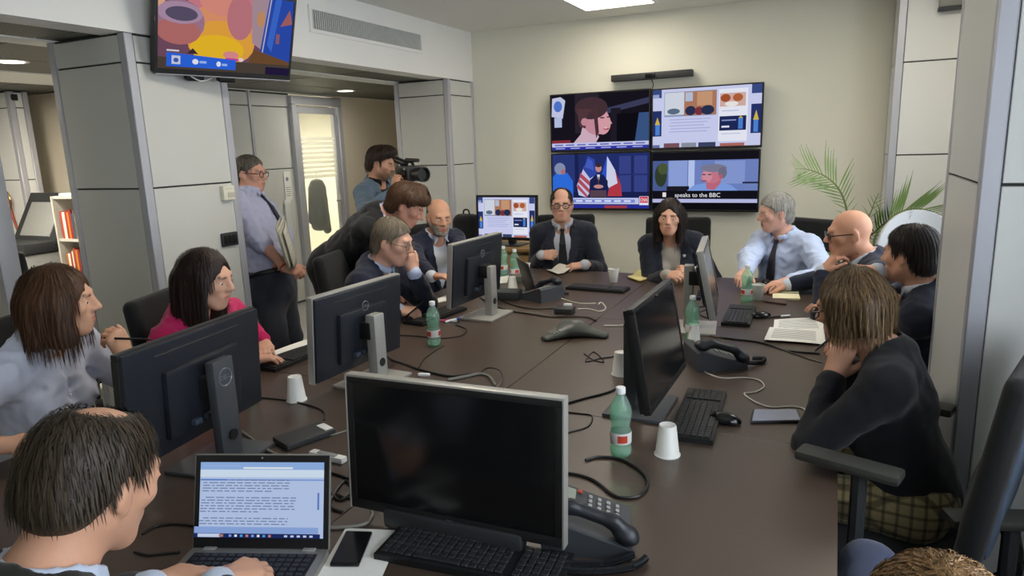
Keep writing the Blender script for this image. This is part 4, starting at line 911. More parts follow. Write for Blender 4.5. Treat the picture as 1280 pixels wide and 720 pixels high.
# ---------------------------------------------------------------- the people (head centres taken along the view ray, at seated or standing height)
DN = np.array((0, 0, -1.0)); UPV = np.array((0, 0, 1.0))
def vec(*a): return np.array(a, float)
def N(v): return np.array(v, float)
REL = dict(curl=(0.3, 0.35, 0.4, 0.45), thumb=0.25); FLAT = dict(curl=(0.12, 0.12, 0.15, 0.2), thumb=0.1, spread=0.12); GRIP = dict(curl=(0.8, 0.85, 0.9, 0.95), thumb=0.5); FIST = dict(curl=(1.15, 1.2, 1.2, 1.2), thumb=0.75, thumb_in=0.25)
PEOPLE = {}
def who(k): return ONLY is None or k in ONLY
ONLY = None
if who('near'):    # man typing in the foreground
    hd = atz(118, 600, 1.13)
    PEOPLE['near'] = person('man with thinning dark hair seen from behind typing on the silver laptop', hd, 0.12, (hd.x-0.0, hd.y-0.26, 0.53), 0.0, 'c9987c', 0.34, 0.10, hair=('crown', ('dark_brown', '3b3126'), dict(t=0.007, amp=0.0006, freq=20, n=8000, sw=0.0020, sl=0.034, jit=3.0, len=0.0, lift=0.0085)),
        arms={'R': (N(atz(272, 735, 0.80)), vec(0.9, -0.3, -0.4), vec(0.05, 1, -0.1), vec(0.1, 0.05, 1), dict(curl=(0.45, 0.5, 0.5, 0.5), thumb=0.2)), 'L': (N(atz(185, 738, 0.80)), vec(-0.9, -0.3, -0.4), vec(0.2, 1, -0.1), UPV, REL)},
        top='suit', topcol='24241f', shirtcol='b9c4d6', trousers='1f2022', h=0.0056)
if who('white'):   # woman in the white shirt, left
    hd = atz(76, 377, 1.19); ch = N(hd)+frame(-0.80, 0.05)@vec(0.0, 0.10, -0.125)
    PEOPLE['white'] = person('woman with brown bob in a white striped shirt holding a pen to her chin', hd, -0.80, (hd.x-0.26, hd.y-0.04, 0.57), -1.30, 'd2a184', 0.06, 0.0, True,
        hair=('bob', ('brown', '4e3422'), dict(t=0.015, len=0.120, vol=0.020, fwd=0.012, amp=0.0016, open=0.15, n=3500, sw=0.002)),
        arms={'L': (ch+vec(0.03, 0.06, -0.085), vec(0.3, 0.5, -0.8), vec(-0.15, -0.25, 0.9), vec(0.95, 0.1, 0.2), dict(curl=(1.0, 1.1, 1.15, 1.2), thumb=0.5)), 'R': (N(atz(30, 556, 0.80)), vec(-0.4, -0.9, 0.0), vec(0.75, -0.3, -0.35), vec(0.2, 0, 1), REL)},
        top='shirt', shirtcol='c3c8d8', sleeve='short', trousers='20222a', h=0.0062)
if who('pink'):    # woman in pink
    hd = atz(258, 349, 1.17)
    PEOPLE['pink'] = person('woman with long dark hair in a bright pink blouse', hd, -1.26, (hd.x-0.22, hd.y-0.0, 0.57), -1.25, 'd0a088', 0.16, 0.0, True,
        hair=('long', ('very_dark_brown', '2a1d18'), dict(t=0.012, len=0.20, vol=-0.004, amp=0.0014, n=2600, sw=0.002)),
        arms={'R': (N(atz(312, 451, 0.785)), vec(-0.4, -0.9, -0.1), vec(0.6, 0.75, 0.0), vec(0, 0.1, 1), REL), 'L': (N(atz(330, 430, 0.80)), vec(-0.3, 0.8, -0.3), vec(0.6, -0.5, 0), UPV, REL)},
        top='shirt', shirtcol='c2215f', trousers='1f2026')
if who('stand'):   # standing man
    hd = atx(313, 217, -3.56)
    pel = atd(342, 366, 4.55)
    PEOPLE['stand'] = person('grey haired man in a lilac shirt and dark tie standing beside the pillar', hd, -1.32, pel, -1.30, 'c89680', 0.10, 0.0, hair=('short', ('grey_brown', '5d564e'), dict(t=0.008)),
        arms={'R': (N(atd(357, 335, 4.36)), vec(-0.6, -0.9, -0.1), vec(0.75, 0.25, -0.25), vec(0.25, -0.6, 0.8), GRIP), 'L': (N(atd(365, 326, 4.43)), vec(-0.2, 0.9, 0.0), vec(-0.2, -0.45, -0.8), vec(0.9, -0.1, 0.1), GRIP)},
        top='shirt', shirtcol='a9acc6', tiecol='20222e', sleeve='short', trousers='3a3e48', glasses=('3a2a26', 0.0026), legs='stand', belly=0.035, bulk=1.12, brows='6a5a4c', watch='R', knees=None)
if who('camera'):  # camera operator
    hd = atd(476, 204, 5.35); fwd = frame(-1.30)@vec(0, 1, 0)
    PEOPLE['camera'] = person('camera operator in a blue denim jacket standing by the glass door', hd, -1.30, (hd.x-0.06, hd.y+0.05, 0.92), -1.55, 'c4947a', 0.30, 0.0, hair=('quiff', ('dark_chestnut', '2d1f18'), dict(t=0.018)),
        arms={'R': (N(atd(493, 240, 5.02)), vec(-0.2, -0.8, -0.7), vec(0.25, -0.1, 0.95), vec(-0.3, -0.9, 0.1), GRIP), 'L': (N(atd(512, 240, 5.2)), vec(0, 0.7, -0.8), vec(0.4, -0.2, 0.8), vec(0.2, 0.5, -0.8), GRIP)},
        top='suit', topcol='5d7083', shirtcol='16171b', trousers='2a2d36', legs='stand', stubble='7d5f4c', brows='2a1d16', h=0.0072)
if who('bend'):    # bending man
    hd = atd(508, 257, 3.92)
    PEOPLE['bend'] = person('man in a black suit bending down between two seated colleagues', hd, -1.12, (hd.x-0.50, hd.y-0.10, 0.98), -1.25, 'c9917a', 0.55, 0.0, hair=('fringe', ('chestnut', '4a3322'), dict(t=0.022, amp=0.0026)),
        arms={'R': (N(hd)+vec(-0.22, 0.10, -0.50), vec(-0.6, -0.5, 0.2), vec(0.5, 0.3, -0.7), vec(0.5, 0, 0.7), REL), 'L': (N(hd)+vec(-0.20, 0.22, -0.52), vec(-0.5, 0.8, -0.2), vec(0.7, 0.1, -0.6), vec(0.3, 0, 0.9), REL)},
        top='suit', topcol='1c1d1f', shirtcol='9fb0d6', tiecol='23262e', trousers='1b1c1f', legs='stand', brows='4a3424')
if who('grey'):    # grey haired man with hand on face
    hd = atz(491, 302, 1.17); fwd = frame(-1.38, 0.3)
    PEOPLE['grey'] = person('grey haired man with glasses resting his face in his hand', hd, -1.38, (hd.x-0.27, hd.y+0.0, 0.57), -1.35, 'd2a38c', 0.26, 0.0, hair=('short', ('ash_grey', '766c5c'), dict(t=0.012)),
        arms={'L': (N(hd)+fwd@vec(-0.055, 0.135, -0.145), vec(0.2, 0.5, -0.8), vec(-0.20, -0.15, 0.93), vec(0.85, -0.35, 0.2), dict(curl=(0.45, 0.5, 0.6, 0.7), thumb=0.35, spread=0.1)), 'R': (N(atz(497, 388, 0.80)), vec(-0.3, -0.9, -0.1), vec(0.8, 0.35, -0.1), vec(0.1, -0.35, 0.9), GRIP)},
        top='suit', topcol='1d2132', shirtcol='b4c2de', tiecol='1d2233', glasses=('57524a', 0.0018), brows='8a7a68')
if who('beard'):   # bald bearded man
    hd = atz(549, 271, 1.185)
    PEOPLE['beard'] = person('bald man with a trimmed grey beard in a navy blazer and open white shirt', hd, -2.30, (hd.x-0.20, hd.y+0.14, 0.57), -2.0, 'c9987c', 0.22, 0.0, hair=('bald', ('pepper', '6d645a'), dict(t=0.004)),
        arms={'R': (N(atz(560, 376, 0.80)), vec(-0.7, -0.6, -0.1), vec(0.9, 0.2, 0), UPV, REL), 'L': (N(atz(585, 362, 0.80)), vec(0.3, 0.8, -0.2), vec(0.6, -0.6, 0), UPV, REL)},
        top='suit', topcol='23283a', shirtcol='d2d8e4', beard=('grey_white', '9b938a'), brows='54463a', h=0.0072)
if who('centre'):  # man in the centre
    hd = atz(702, 256, 1.20)
    PEOPLE['centre'] = person('man with glasses in a dark suit and tie seated below the wall televisions', hd, -2.80, (hd.x-0.02, hd.y+0.10, 0.57), -2.84, 'd0a088', 0.04, 0.0, hair=('receding', ('dark', '3a2d25'), dict(t=0.007)),
        arms={'R': (N(aty(677, 319, 4.70)), vec(-0.30, 0.35, -0.9), vec(0.95, -0.15, 0.1), vec(-0.1, -0.9, 0.4), FIST), 'L': (N(aty(731, 331, 4.62)), vec(0.35, 0.4, -0.9), vec(-0.9, -0.35, -0.1), vec(0, -0.35, 0.95), REL)},
        top='suit', topcol='232632', shirtcol='aeb2bc', tiecol='1a1c22', glasses=('1d1815', 0.0032), brows='4a3428', h=0.0072, beard=None, lips='b87a6c')
if who('dark'):    # woman in dark jacket
    hd = atz(837, 271, 1.15)
    PEOPLE['dark'] = person('woman with long dark hair in a navy jacket with hands clasped on the table', hd, -3.02, (hd.x+0.0, hd.y+0.22, 0.56), -3.0, 'd3a288', 0.08, -0.05, True, hair=('long', ('near_black', '241a16'), dict(t=0.012, len=0.16, vol=0.006, fwd=-0.01, amp=0.0016)),
        arms={'R': (N(atz(833, 344, 0.80)), vec(-0.45, 0.4, -0.8), vec(0.85, -0.45, 0.1), vec(-0.1, -0.6, 0.8), GRIP), 'L': (N(atz(868, 340, 0.80)), vec(0.45, 0.4, -0.8), vec(-0.9, -0.4, 0.1), vec(0.1, -0.7, 0.7), GRIP)},
        top='suit', topcol='1d212c', shirtcol='a09a90', trousers='1f2026', h=0.0068, badge=True, brows='3a281e', mouth=0.004)
if who('shirt'):   # grey haired man in blue shirt
    hd = atz(969, 266, 1.16)
    PEOPLE['shirt'] = person('silver haired man in a pale blue shirt and dark tie leaning back', hd, 2.02, (hd.x+0.10, hd.y+0.12, 0.56), 2.58, 'd6a590', 0.14, 0.0, hair=('short', ('silver', 'a3a09a'), dict(t=0.015)),
        arms={'R': (N(atz(925, 352, 0.80)), vec(-0.8, 0.3, -0.2), vec(-0.1, -0.95, -0.1), UPV, REL), 'L': (N(atz(985, 352, 0.80)), vec(0.9, 0.1, -0.2), vec(-0.7, -0.7, -0.05), UPV, REL)},
        top='shirt', shirtcol='b8c6e2', tiecol='2f2c34', belly=0.035, bulk=1.10, h=0.0068, brows='8f8880')
if who('bald'):    # bald man, right
    hd = atz(1061, 292, 1.145); fr_ = frame(1.80, 0.1)
    PEOPLE['bald'] = person('bald man with dark rimmed glasses in a navy jacket holding his chin', hd, 1.80, (hd.x+0.26, hd.y+0.04, 0.57), 1.65, 'd29c80', 0.12, 0.0, hair=None,
        arms={'L': (N(hd)+fr_@vec(-0.01, 0.135, -0.185), vec(-0.4, -0.5, -0.8), vec(0.55, 0.12, 0.8), vec(-0.8, -0.3, 0.35), dict(curl=(0.7, 0.75, 0.8, 0.85), thumb=0.3)), 'R': (N(atz(985, 356, 0.79)), vec(0.2, 0.9, -0.2), vec(-0.95, -0.1, -0.05), UPV, dict(curl=(0.4, 0.4, 0.45, 0.5), thumb=0.2))},
        top='blazer', topcol='1f2536', shirtcol='c6d0de', glasses=('151515', 0.0032), brows='a08a78', bulk=1.05, h=0.0062)
if who('young'):   # dark haired man, right
    hd = atz(1137, 318, 1.132)
    PEOPLE['young'] = person('young man with thick dark hair in a navy suit seen from behind', hd, 1.02, (hd.x+0.16, hd.y+0.12, 0.56), 1.30, 'cf9e84', 0.08, 0.0, hair=('short', ('black_brown', '211a17'), dict(t=0.011, amp=0.0008, n=5500, sw=0.0022, sl=0.040, jit=2.2, lift=0.009)),
        arms={'L': (N(atz(1030, 378, 0.80)), vec(-0.3, -0.8, -0.3), vec(-0.9, 0.1, 0), UPV, REL), 'R': (N(atd(1096, 340, 2.98)), vec(-0.2, 0.6, -0.8), vec(-0.9, -0.3, 0.25), vec(0.1, 0.2, 0.9), REL)},
        top='suit', topcol='1e2331', shirtcol='c3c9d6', h=0.0062, brows='2a1f1a')
if who('black'):   # woman in black, right
    hd = atz(1064, 383, 1.125); fr_ = frame(1.25, 0.3)
    PEOPLE['black'] = person('woman with highlighted brown hair in a black pullover writing at the table', hd, 1.22, (hd.x+0.20, hd.y-0.05, 0.57), 1.46, 'cf9d82', 0.30, 0.0, True, hair=('bob', ('highlight_brown', '5a4733'), dict(t=0.010, len=0.066, vol=0.004, sl=0.075, amp=0.0014, n=4500, sw=0.0018, hi='8c7450')),
        arms={'L': (N(hd)+fr_@vec(-0.055, 0.085, -0.20), vec(-0.5, -0.4, -0.8), vec(0.25, 0.05, 0.95), vec(-0.3, -0.95, 0.1), dict(curl=(0.5, 0.6, 0.7, 0.8), thumb=0.3)), 'R': (N(atz(1050, 420, 0.79)), vec(0.3, 0.9, -0.2), vec(-0.85, -0.15, -0.15), vec(0.1, -0.5, 0.8), GRIP)},
        top='knit', topcol='16171b', trousers='8a7c58', plaid=True, sleeve='long', glasses=('2a2320', 0.0028), h=0.0062, bulk=1.05)
if who('corner'):  # reclining person at the bottom right corner
    hd = atd(1170, 820, 0.80); kn = N(atz(1086, 712, 0.66)); pv = vec(hd.x+0.07, hd.y+0.30, 0.56)
    PEOPLE['corner'] = person('fair haired person in blue jeans leaning back at the bottom right edge', hd, 0.10, pv, 0.05, 'd0a488', -0.05, 0.0, hair=('short', ('fair', '8a6a45'), dict(t=0.008, n=5000, sw=0.0016, jit=2.0, lift=0.005)),
        arms={'L': (N(pv)+vec(-0.14, 0.12, 0.14), vec(-0.6, -0.5, 0.1), vec(0.5, 0.8, 0), UPV, REL), 'R': (N(pv)+vec(0.18, 0.10, 0.14), vec(0.8, -0.3, 0.1), vec(-0.3, 0.9, 0), UPV, REL)},
        top='shirt', shirtcol='6a6f80', trousers='3b4258', h=0.0072, knees=[(kn, (kn[0]+0.05, kn[1]-0.10, 0.26)), ((pv[0]+0.12, pv[1]+0.42, 0.55), (pv[0]+0.12, pv[1]+0.44, 0.10))])
# ================================================================ the table
def woodmat():
    m = mat('dark_walnut_laminate', '45382f', 0.36, noise=0.10, nscale=6, stretch=(1.5, 14, 8), spec=0.8)
    return m
M_wood = woodmat(); M_edge = mat('dark_edge', '2e2320', 0.45)
TX0, TX1, TY0, TY1 = -2.28, 0.052, 0.80, 4.63; SEAM = -1.085
tb = thing('meeting_table', 'large dark brown meeting table made of joined sections', 'table', ((TX0+TX1)/2, (TY0+TY1)/2, 0))
ox, oy = (TX0+TX1)/2, (TY0+TY1)/2
for (x0, x1) in [(TX0, SEAM), (SEAM, TX1)]:
    ys = [TY0, 2.08, 3.36, TY1]
    for y0, y1 in zip(ys[:-1], ys[1:]):
        B().box(((x0+x1)/2-ox, (y0+y1)/2-oy, 0.72), (x1-x0-0.003, y1-y0-0.0016, 0.04), 0.0015, seg=1).done('tabletop_section', M_wood, tb)
for x in (TX0+0.35, TX1-0.35):
    for y in (TY0+0.3, 2.72, TY1-0.3): B().box((x-ox, y-oy, 0.35), (0.06, 0.5, 0.70), 0.004).done('leg_panel', M_edge, tb)
B().box((SEAM-ox, 0, 0.64), (0.10, TY1-TY0-0.5, 0.10), 0.004).done('cable_tray', M_edge, tb)
# ================================================================ monitors
M_silver = mat('silver_plastic', 'a9a8a2', 0.38, 0.35, noise=0.03); M_scroff = mat('screen_off', '101214', 0.16, noise=0.02, spec=0.6); M_bluegrey = mat('back_shell', '1f232a', 0.34, noise=0.05)
M_stand = mat('stand_grey', '4a4d52', 0.4, 0.2, noise=0.03); M_port = mat('port_blue', '3c4654', 0.5); M_logo = mat('logo_grey', '7c8086', 0.35, 0.4)
def monitor(label, c, yaw, tilt, wdt, hgt, silver, stand_dx=0.0, base_h=0.012, colw=0.062, logo='panel', group='desktop monitors', bez=0.018, barpos=None, zbase=TZ, on=None, basez=None, cold=0.045):
    zc = c[2]-zbase
    t = thing('monitor', label, 'monitor', (c[0], c[1], zbase), yaw, group)
    Mx = Matrix.Translation((0, 0, zc)) @ Matrix.Rotation(-tilt, 4, 'X')
    fm = M_silver if silver else M_black
    def pp(b, name, m, par=t, smooth=40): 
        o = b.done(name, m, par, smooth=smooth); o.data.transform(Mx); return o
    back = B().box((0, 0.016, 0), (wdt-0.006, 0.024, hgt-0.006), 0.006)
    hs_ = pp(back, 'back_shell', M_bluegrey if silver or logo == 'column' else M_black)
    pp(B().box((0, 0.032, -0.02), (wdt*0.55, 0.03, hgt*0.62), 0.012), 'back_hump', M_bluegrey, hs_)
    fr = B()
    for a in (-1, 1): fr.box((a*(wdt-bez)/2, 0.003, bez*0.15), (bez, 0.022, hgt-2.3*bez-0.0004), 0.001)
    fr.box((0, 0.003, (hgt-bez)/2), (wdt, 0.022, bez), 0.003).box((0, 0.003, -(hgt-bez*1.3)/2), (wdt, 0.022, bez*1.3), 0.003)
    pp(fr, 'bezel', M_black)
    if silver:
        rim = B()
        for a in (-1, 1): rim.box((a*(wdt/2+0.001), 0.006, 0), (0.005, 0.030, hgt+0.004), 0.002)
        rim.box((0, 0.006, hgt/2+0.001), (wdt+0.006, 0.030, 0.006), 0.002)
        pp(rim, 'silver_rim', M_silver)
    pp(B().box((0, 0.0, 0.003), (wdt-2*bez, 0.012, hgt-2.3*bez)), 'screen', M_scroff) if on is None else None
    if on is not None:
        s_ = picture('screen', t, on, wdt-2*bez, hgt-2.3*bez, M_scr, -0.0085); s_.data.transform(Matrix.Translation((0, 0, 0.003))); s_.data.transform(Mx)
    txt = textmesh('DELL', 0.020, 0.0003); txt.transform(Matrix.Translation((0, -0.0086, -(hgt/2-bez*0.65))) @ Matrix.Rotation(PI/2, 4, 'X') @ Matrix.Scale(0.45, 4)); txt.transform(Mx)
    link('front_logo', txt, M_logo, t)
    # vents along the top of the back
    pp(B().box((0, 0.0285, hgt*0.40), (wdt*0.62, 0.002, 0.004)), 'vent_slot', M_dark, hs_)
    # stand: base, column and neck
    by = 0.085
    B().box((0, by-0.02, base_h/2), (0.25, 0.20, base_h), 0.004).done('base', M_silver if silver else M_stand, t)
    ctop = zc+(0.06 if not barpos else barpos)
    cb = B().box((0, by+0.012, (ctop+base_h)/2), (colw, cold, ctop-base_h), 0.006); co = cb.done('column', M_silver if silver else M_stand, t)
    B().box((0, by-0.018, zc-0.01), (0.07, 0.06, 0.07), 0.008).done('neck', M_black, t)
    pb = B()
    for k in range(4): pb.box((-0.09+0.05*k, 0.034+0.012, zc-hgt*0.30), (0.028, 0.02, 0.016), 0.002)
    tag(pb.done('ports', M_port, t), None, None, None, 'stuff')
    B().cyl((0, by+0.034+0.0005, base_h+0.075), (0, by+0.036, base_h+0.075), 0.017, n=16).done('cable_hole', M_black, co)
    # round logo with lettering
    def logo_at(M):
        lb = B(); n = 28
        lb.tube([(0.0165*math.cos(q), 0, 0.0165*math.sin(q)) for q in np.linspace(0, 2*PI, n)], 0.0014, 5, 1)
        lo = lb.done('logo_ring', M_logo, t); lo.data.transform(M)
        tm = textmesh('DELL', 0.012, 0.0004); tm.transform(Matrix.Rotation(PI, 4, 'Z') @ Matrix.Rotation(PI/2, 4, 'X')); tm.transform(M); link('logo_letters', tm, M_logo, lo)
    if logo == 'column': logo_at(Matrix.Translation((0, by+0.012+cold/2+0.0008, ctop-0.055)) @ Matrix.Scale(1.6, 4))
    else: logo_at(Mx @ Matrix.Translation((0, 0.0482, hgt*0.27)) @ Matrix.Scale(1.15, 4)) if logo == 'panel' else None
    return t
R_ = math.radians
monitor('black backed monitor with a logo on its stand in front of the woman in white', (-1.70, 1.36, 0.985), R_(-82), 0.07, 0.55, 0.33, False, logo='column', colw=0.085, barpos=0.075, cold=0.03)
monitor('silver edged monitor seen from behind in front of the woman in pink', (-1.69, 2.12, 0.965), R_(-93), 0.08, 0.51, 0.325, True, barpos=0.055)
monitor('silver edged monitor seen from behind in front of the bearded man', (-1.742, 3.22, 0.998), R_(-93), 0.09, 0.51, 0.33, True, barpos=0.02)
m4 = monitor('switched off monitor with a silver edge facing the camera in the foreground', (-0.768, 1.262, 0.945), R_(2.3), 0.06, 0.55, 0.335, True, logo=None, barpos=0.03)
B().box((0.0, -0.005, 0.028), (0.36, 0.045, 0.045), 0.01).done('speaker_bar', M_dgrey, m4)
m5 = monitor('black switched off monitor turned towards the woman in black', (-0.500, 2.205, 0.985), R_(89), 0.17, 0.51, 0.335, False, logo=None, bez=0.016)
m6 = monitor('dark monitor on a silver stand seen edge on in front of the silver haired man', (-0.515, 3.30, 1.005), R_(97), 0.20, 0.51, 0.31, True, logo=None, barpos=0.05)
for mm, zz in ((m5, 0.985),):
    wb_ = B().box((0.0, -0.012, 0.155), (0.03, 0.006, 0.008), 0.002); o = wb_.done('webcam', M_blackg, mm); o.data.transform(Matrix.Translation((0, 0, zz-TZ)) @ Matrix.Rotation(-0.17, 4, 'X'))
# ================================================================ keyboards and mice
M_key = mat('black_keys', '26272a', 0.45, noise=0.1, nscale=120); M_kbase = mat('keyboard_base', '17181a', 0.5)
def keymesh(w_, d_, hh=0.006): return B().box((0, 0, hh/2), (w_, d_, hh), 0.0018, seg=1).mesh(30)
def keyboard(label, loc, yaw, single=False, L=0.44, D=0.135, name='keyboard'):
    t = thing(name, label, 'keyboard', loc, yaw, 'keyboards on the table')
    B().prism([(-L/2, -D/2), (L/2, -D/2), (L/2, D/2), (-L/2, D/2)], 0.0, 0.016).done('base', M_kbase, t)
    rows = 6; nk = 21; kw = (L-0.02)/nk; kd = (D-0.02)/rows
    if single: km = keymesh(kw*0.86, kd*0.86); kl = keymesh(kw*5.8, kd*0.86); km.materials.append(M_key); kl.materials.append(M_key)
    else: jb = B()
    for r in range(rows):
        for c in range(nk):
            if c in (15, 19) and False: continue
            if r == 0 and 4 <= c <= 9:
                if c != 4: continue
                x = -L/2+0.01+kw*7.0; me_ = 'l'
            else: x = -L/2+0.01+kw*(c+0.5); me_ = 's'
            if c == 15 or (c == 16 and False): continue
            y = -D/2+0.01+kd*(r+0.5)
            if single:
                o = bpy.data.objects.new('key', kl if me_ == 'l' else km); COL.objects.link(o); o.parent = t; o.location = (x, y, 0.016)
            else: jb.box((x, y, 0.0185), ((kw*5.8 if me_ == 'l' else kw*0.86), kd*0.86, 0.005))
    if not single: tag(jb.done('keys', M_key, t), None, None, None, 'stuff')
    return t
keyboard('black keyboard at the bottom edge in front of the foreground monitor', tuple(atz(592, 700, TZ)), 0.09, True, 0.43, 0.13)
keyboard('black keyboard beside the upturned cup near the woman in black', tuple(atz(874, 520, TZ)), PI/2+0.05)
keyboard('black keyboard beside the far green bottle on the right', tuple(atz(924, 396, TZ)), PI/2+0.03, L=0.40)
keyboard('black keyboard lying at the far end of the table below the upright cup', tuple(atz(747, 362, TZ)), -0.06, L=0.38)
keyboard('dark keyboard behind the second silver edged monitor', tuple(atz(372, 447, TZ)), -PI/2-0.03, L=0.40)
keyboard('dark keyboard under the hand of the grey haired man with glasses', tuple(atz(545, 396, TZ)), -PI/2-0.1, L=0.40)
def mouse(label, loc, yaw):
    t = thing('mouse', label, 'mouse', loc, yaw, 'computer mice')
    s = S(); s.ell((0, 0, 0.006), (0.030, 0.055, 0.028)); s.rbox((0, 0, 0.05), (0.1, 0.1, 0.049), None, 0.001, 0.004, 'i')
    me = s.mesh(0.004, 'shell'); link('shell', me, M_blackg, t)
    B().cyl((-0.004, 0.030, 0.031), (0.004, 0.030, 0.031), 0.006, n=10).done('wheel', M_dgrey, t); return t
mouse('black mouse beside the keyboard near the woman in black', tuple(atz(905, 528, TZ)), PI/2)
mouse('black mouse beside the far keyboard on the right', tuple(atz(951, 397, TZ)), PI/2+0.6)
mouse('black mouse under the hand of the bald man on the right', tuple(atz(962, 356, TZ)), PI/2)
# ================================================================ laptops
doc = [('b4c6e8', r_(0, 0, 1, 1)), ('8fb0e2', r_(0, .86, 1, 1)), ('cfe0f2', r_(0, .80, 1, .90)), ('dfe8ee', r_(.35, .91, .75, .935)), ('96b4e4', r_(.02, .94, .33, .965)), ('7e9ed8', r_(0, .755, 1, .775)), ('5c82c8', r_(0.01, .755, .22, .775))]
random.seed(3)
def docline(y, x0=0.03, x1=0.72):
    x = x0
    while x < x1:
        wl = random.uniform(.02, .075); doc.append(('7686ae', r_(x, y, min(x+wl, x1), y+.014))); x += wl+.014
for y in (.755, .72, .685, .65, .615): docline(y, .03 if y < .75 else .25, .73 if y > .62 else .60)
for y in (.53, .495, .46, .425, .39, .355): docline(y, .06 if y > .52 else .03, .79 if y > .36 else .5)
for y in (.27, .235, .20): docline(y, .06 if y > .26 else .03, .74)
doc += [('8aa6dc', r_(0, .085, .985, .17)), ('5f7fc0', r_(.975, .4, .99, .62)), ('1d2c62', r_(0, .03, 1, .085)), ('c8d4ee', r_(.03, .035, .21, .08)), ('b07a70', r_(.2, .04, .235, .075))]
doc += [(['7ea0e8', 'e8e8f0', '4fa0d8', 'd08070'][k % 4], r_(.28+.045*k, .042, .30+.045*k, .072)) for k in range(8)] + [('c8d0e8', r_(.72+.05*k, .045, .745+.05*k, .07)) for k in range(5)]
def laptop(label, loc, yaw, tilt, wdt, dpt, hgt, m_body, pic=None, single=False):
    t = thing('laptop', label, 'laptop', loc, yaw, 'laptops')
    B().box((0, -dpt/2, 0.009), (wdt, dpt, 0.018), 0.005).done('base', m_body, t)
    kb = B().box((0, -dpt*0.33, 0.0185), (wdt*0.88, dpt*0.46, 0.002)); kbo = kb.done('keyboard_deck', M_kbase, t)
    kw = wdt*0.86/14; kd = dpt*0.44/6; km = keymesh(kw*0.86, kd*0.84, 0.003); km.materials.append(M_key); jb = B()
    for r in range(6):
        for c in range(14):
            x = -wdt*0.43+kw*(c+0.5); y = -dpt*0.55+kd*(r+0.5)
            if single: o = bpy.data.objects.new('key', km); COL.objects.link(o); o.parent = kbo; o.location = (x, y, 0.0195)
            else: jb.box((x, y, 0.021), (kw*0.86, kd*0.84, 0.003))
    if not single: tag(jb.done('keys', M_key, t), None, None, None, 'stuff')
    B().box((0, -dpt*0.80, 0.0185), (wdt*0.32, dpt*0.28, 0.0015), 0.0005).done('touchpad', M_stand, t)
    Mx = Matrix.Translation((0, 0, 0.014)) @ Matrix.Rotation(-tilt, 4, 'X')
    lid = B().box((0, 0.004, hgt/2), (wdt, 0.007, hgt), 0.003).done('lid', m_body, t); lid.data.transform(Mx)
    bz = B().box((0, 0.0005, hgt/2), (wdt-0.006, 0.001, hgt-0.006)).done('bezel', M_black, lid); bz.data.transform(Mx)
    if pic: s_ = picture('screen', lid, pic, wdt-0.03, hgt-0.045, M_scr, -0.0008); s_.data.transform(Matrix.Translation((0, 0, hgt/2+0.004))); s_.data.transform(Mx)
    else: s_ = B().box((0, -0.0006, hgt/2+0.004), (wdt-0.03, 0.0008, hgt-0.045)).done('screen', M_scroff, lid); s_.data.transform(Mx)
    wc = B().sph((0, -0.001, hgt-0.009), 0.0025, 8).done('webcam', M_logo, lid); wc.data.transform(Mx)
    hb_ = B()
    for a in (-1, 1): hb_.box((a*wdt*0.36, -0.004, 0.017), (0.03, 0.012, 0.006), 0.002)
    hb_ = hb_.done('hinge', M_silver, t); return t
L1 = atz(326, 694, TZ)
laptop('open silver laptop with a text document on screen in the foreground', (L1.x, L1.y, TZ), 0.36, 0.30, 0.325, 0.225, 0.215, mat('laptop_silver', '8d8b85', 0.42, 0.4, noise=0.03), doc, True)
L2 = atz(664, 366, TZ)
laptop('open black laptop seen from the side near the man in the centre', (L2.x, L2.y, TZ), PI-0.9, 0.25, 0.29, 0.20, 0.20, M_black)
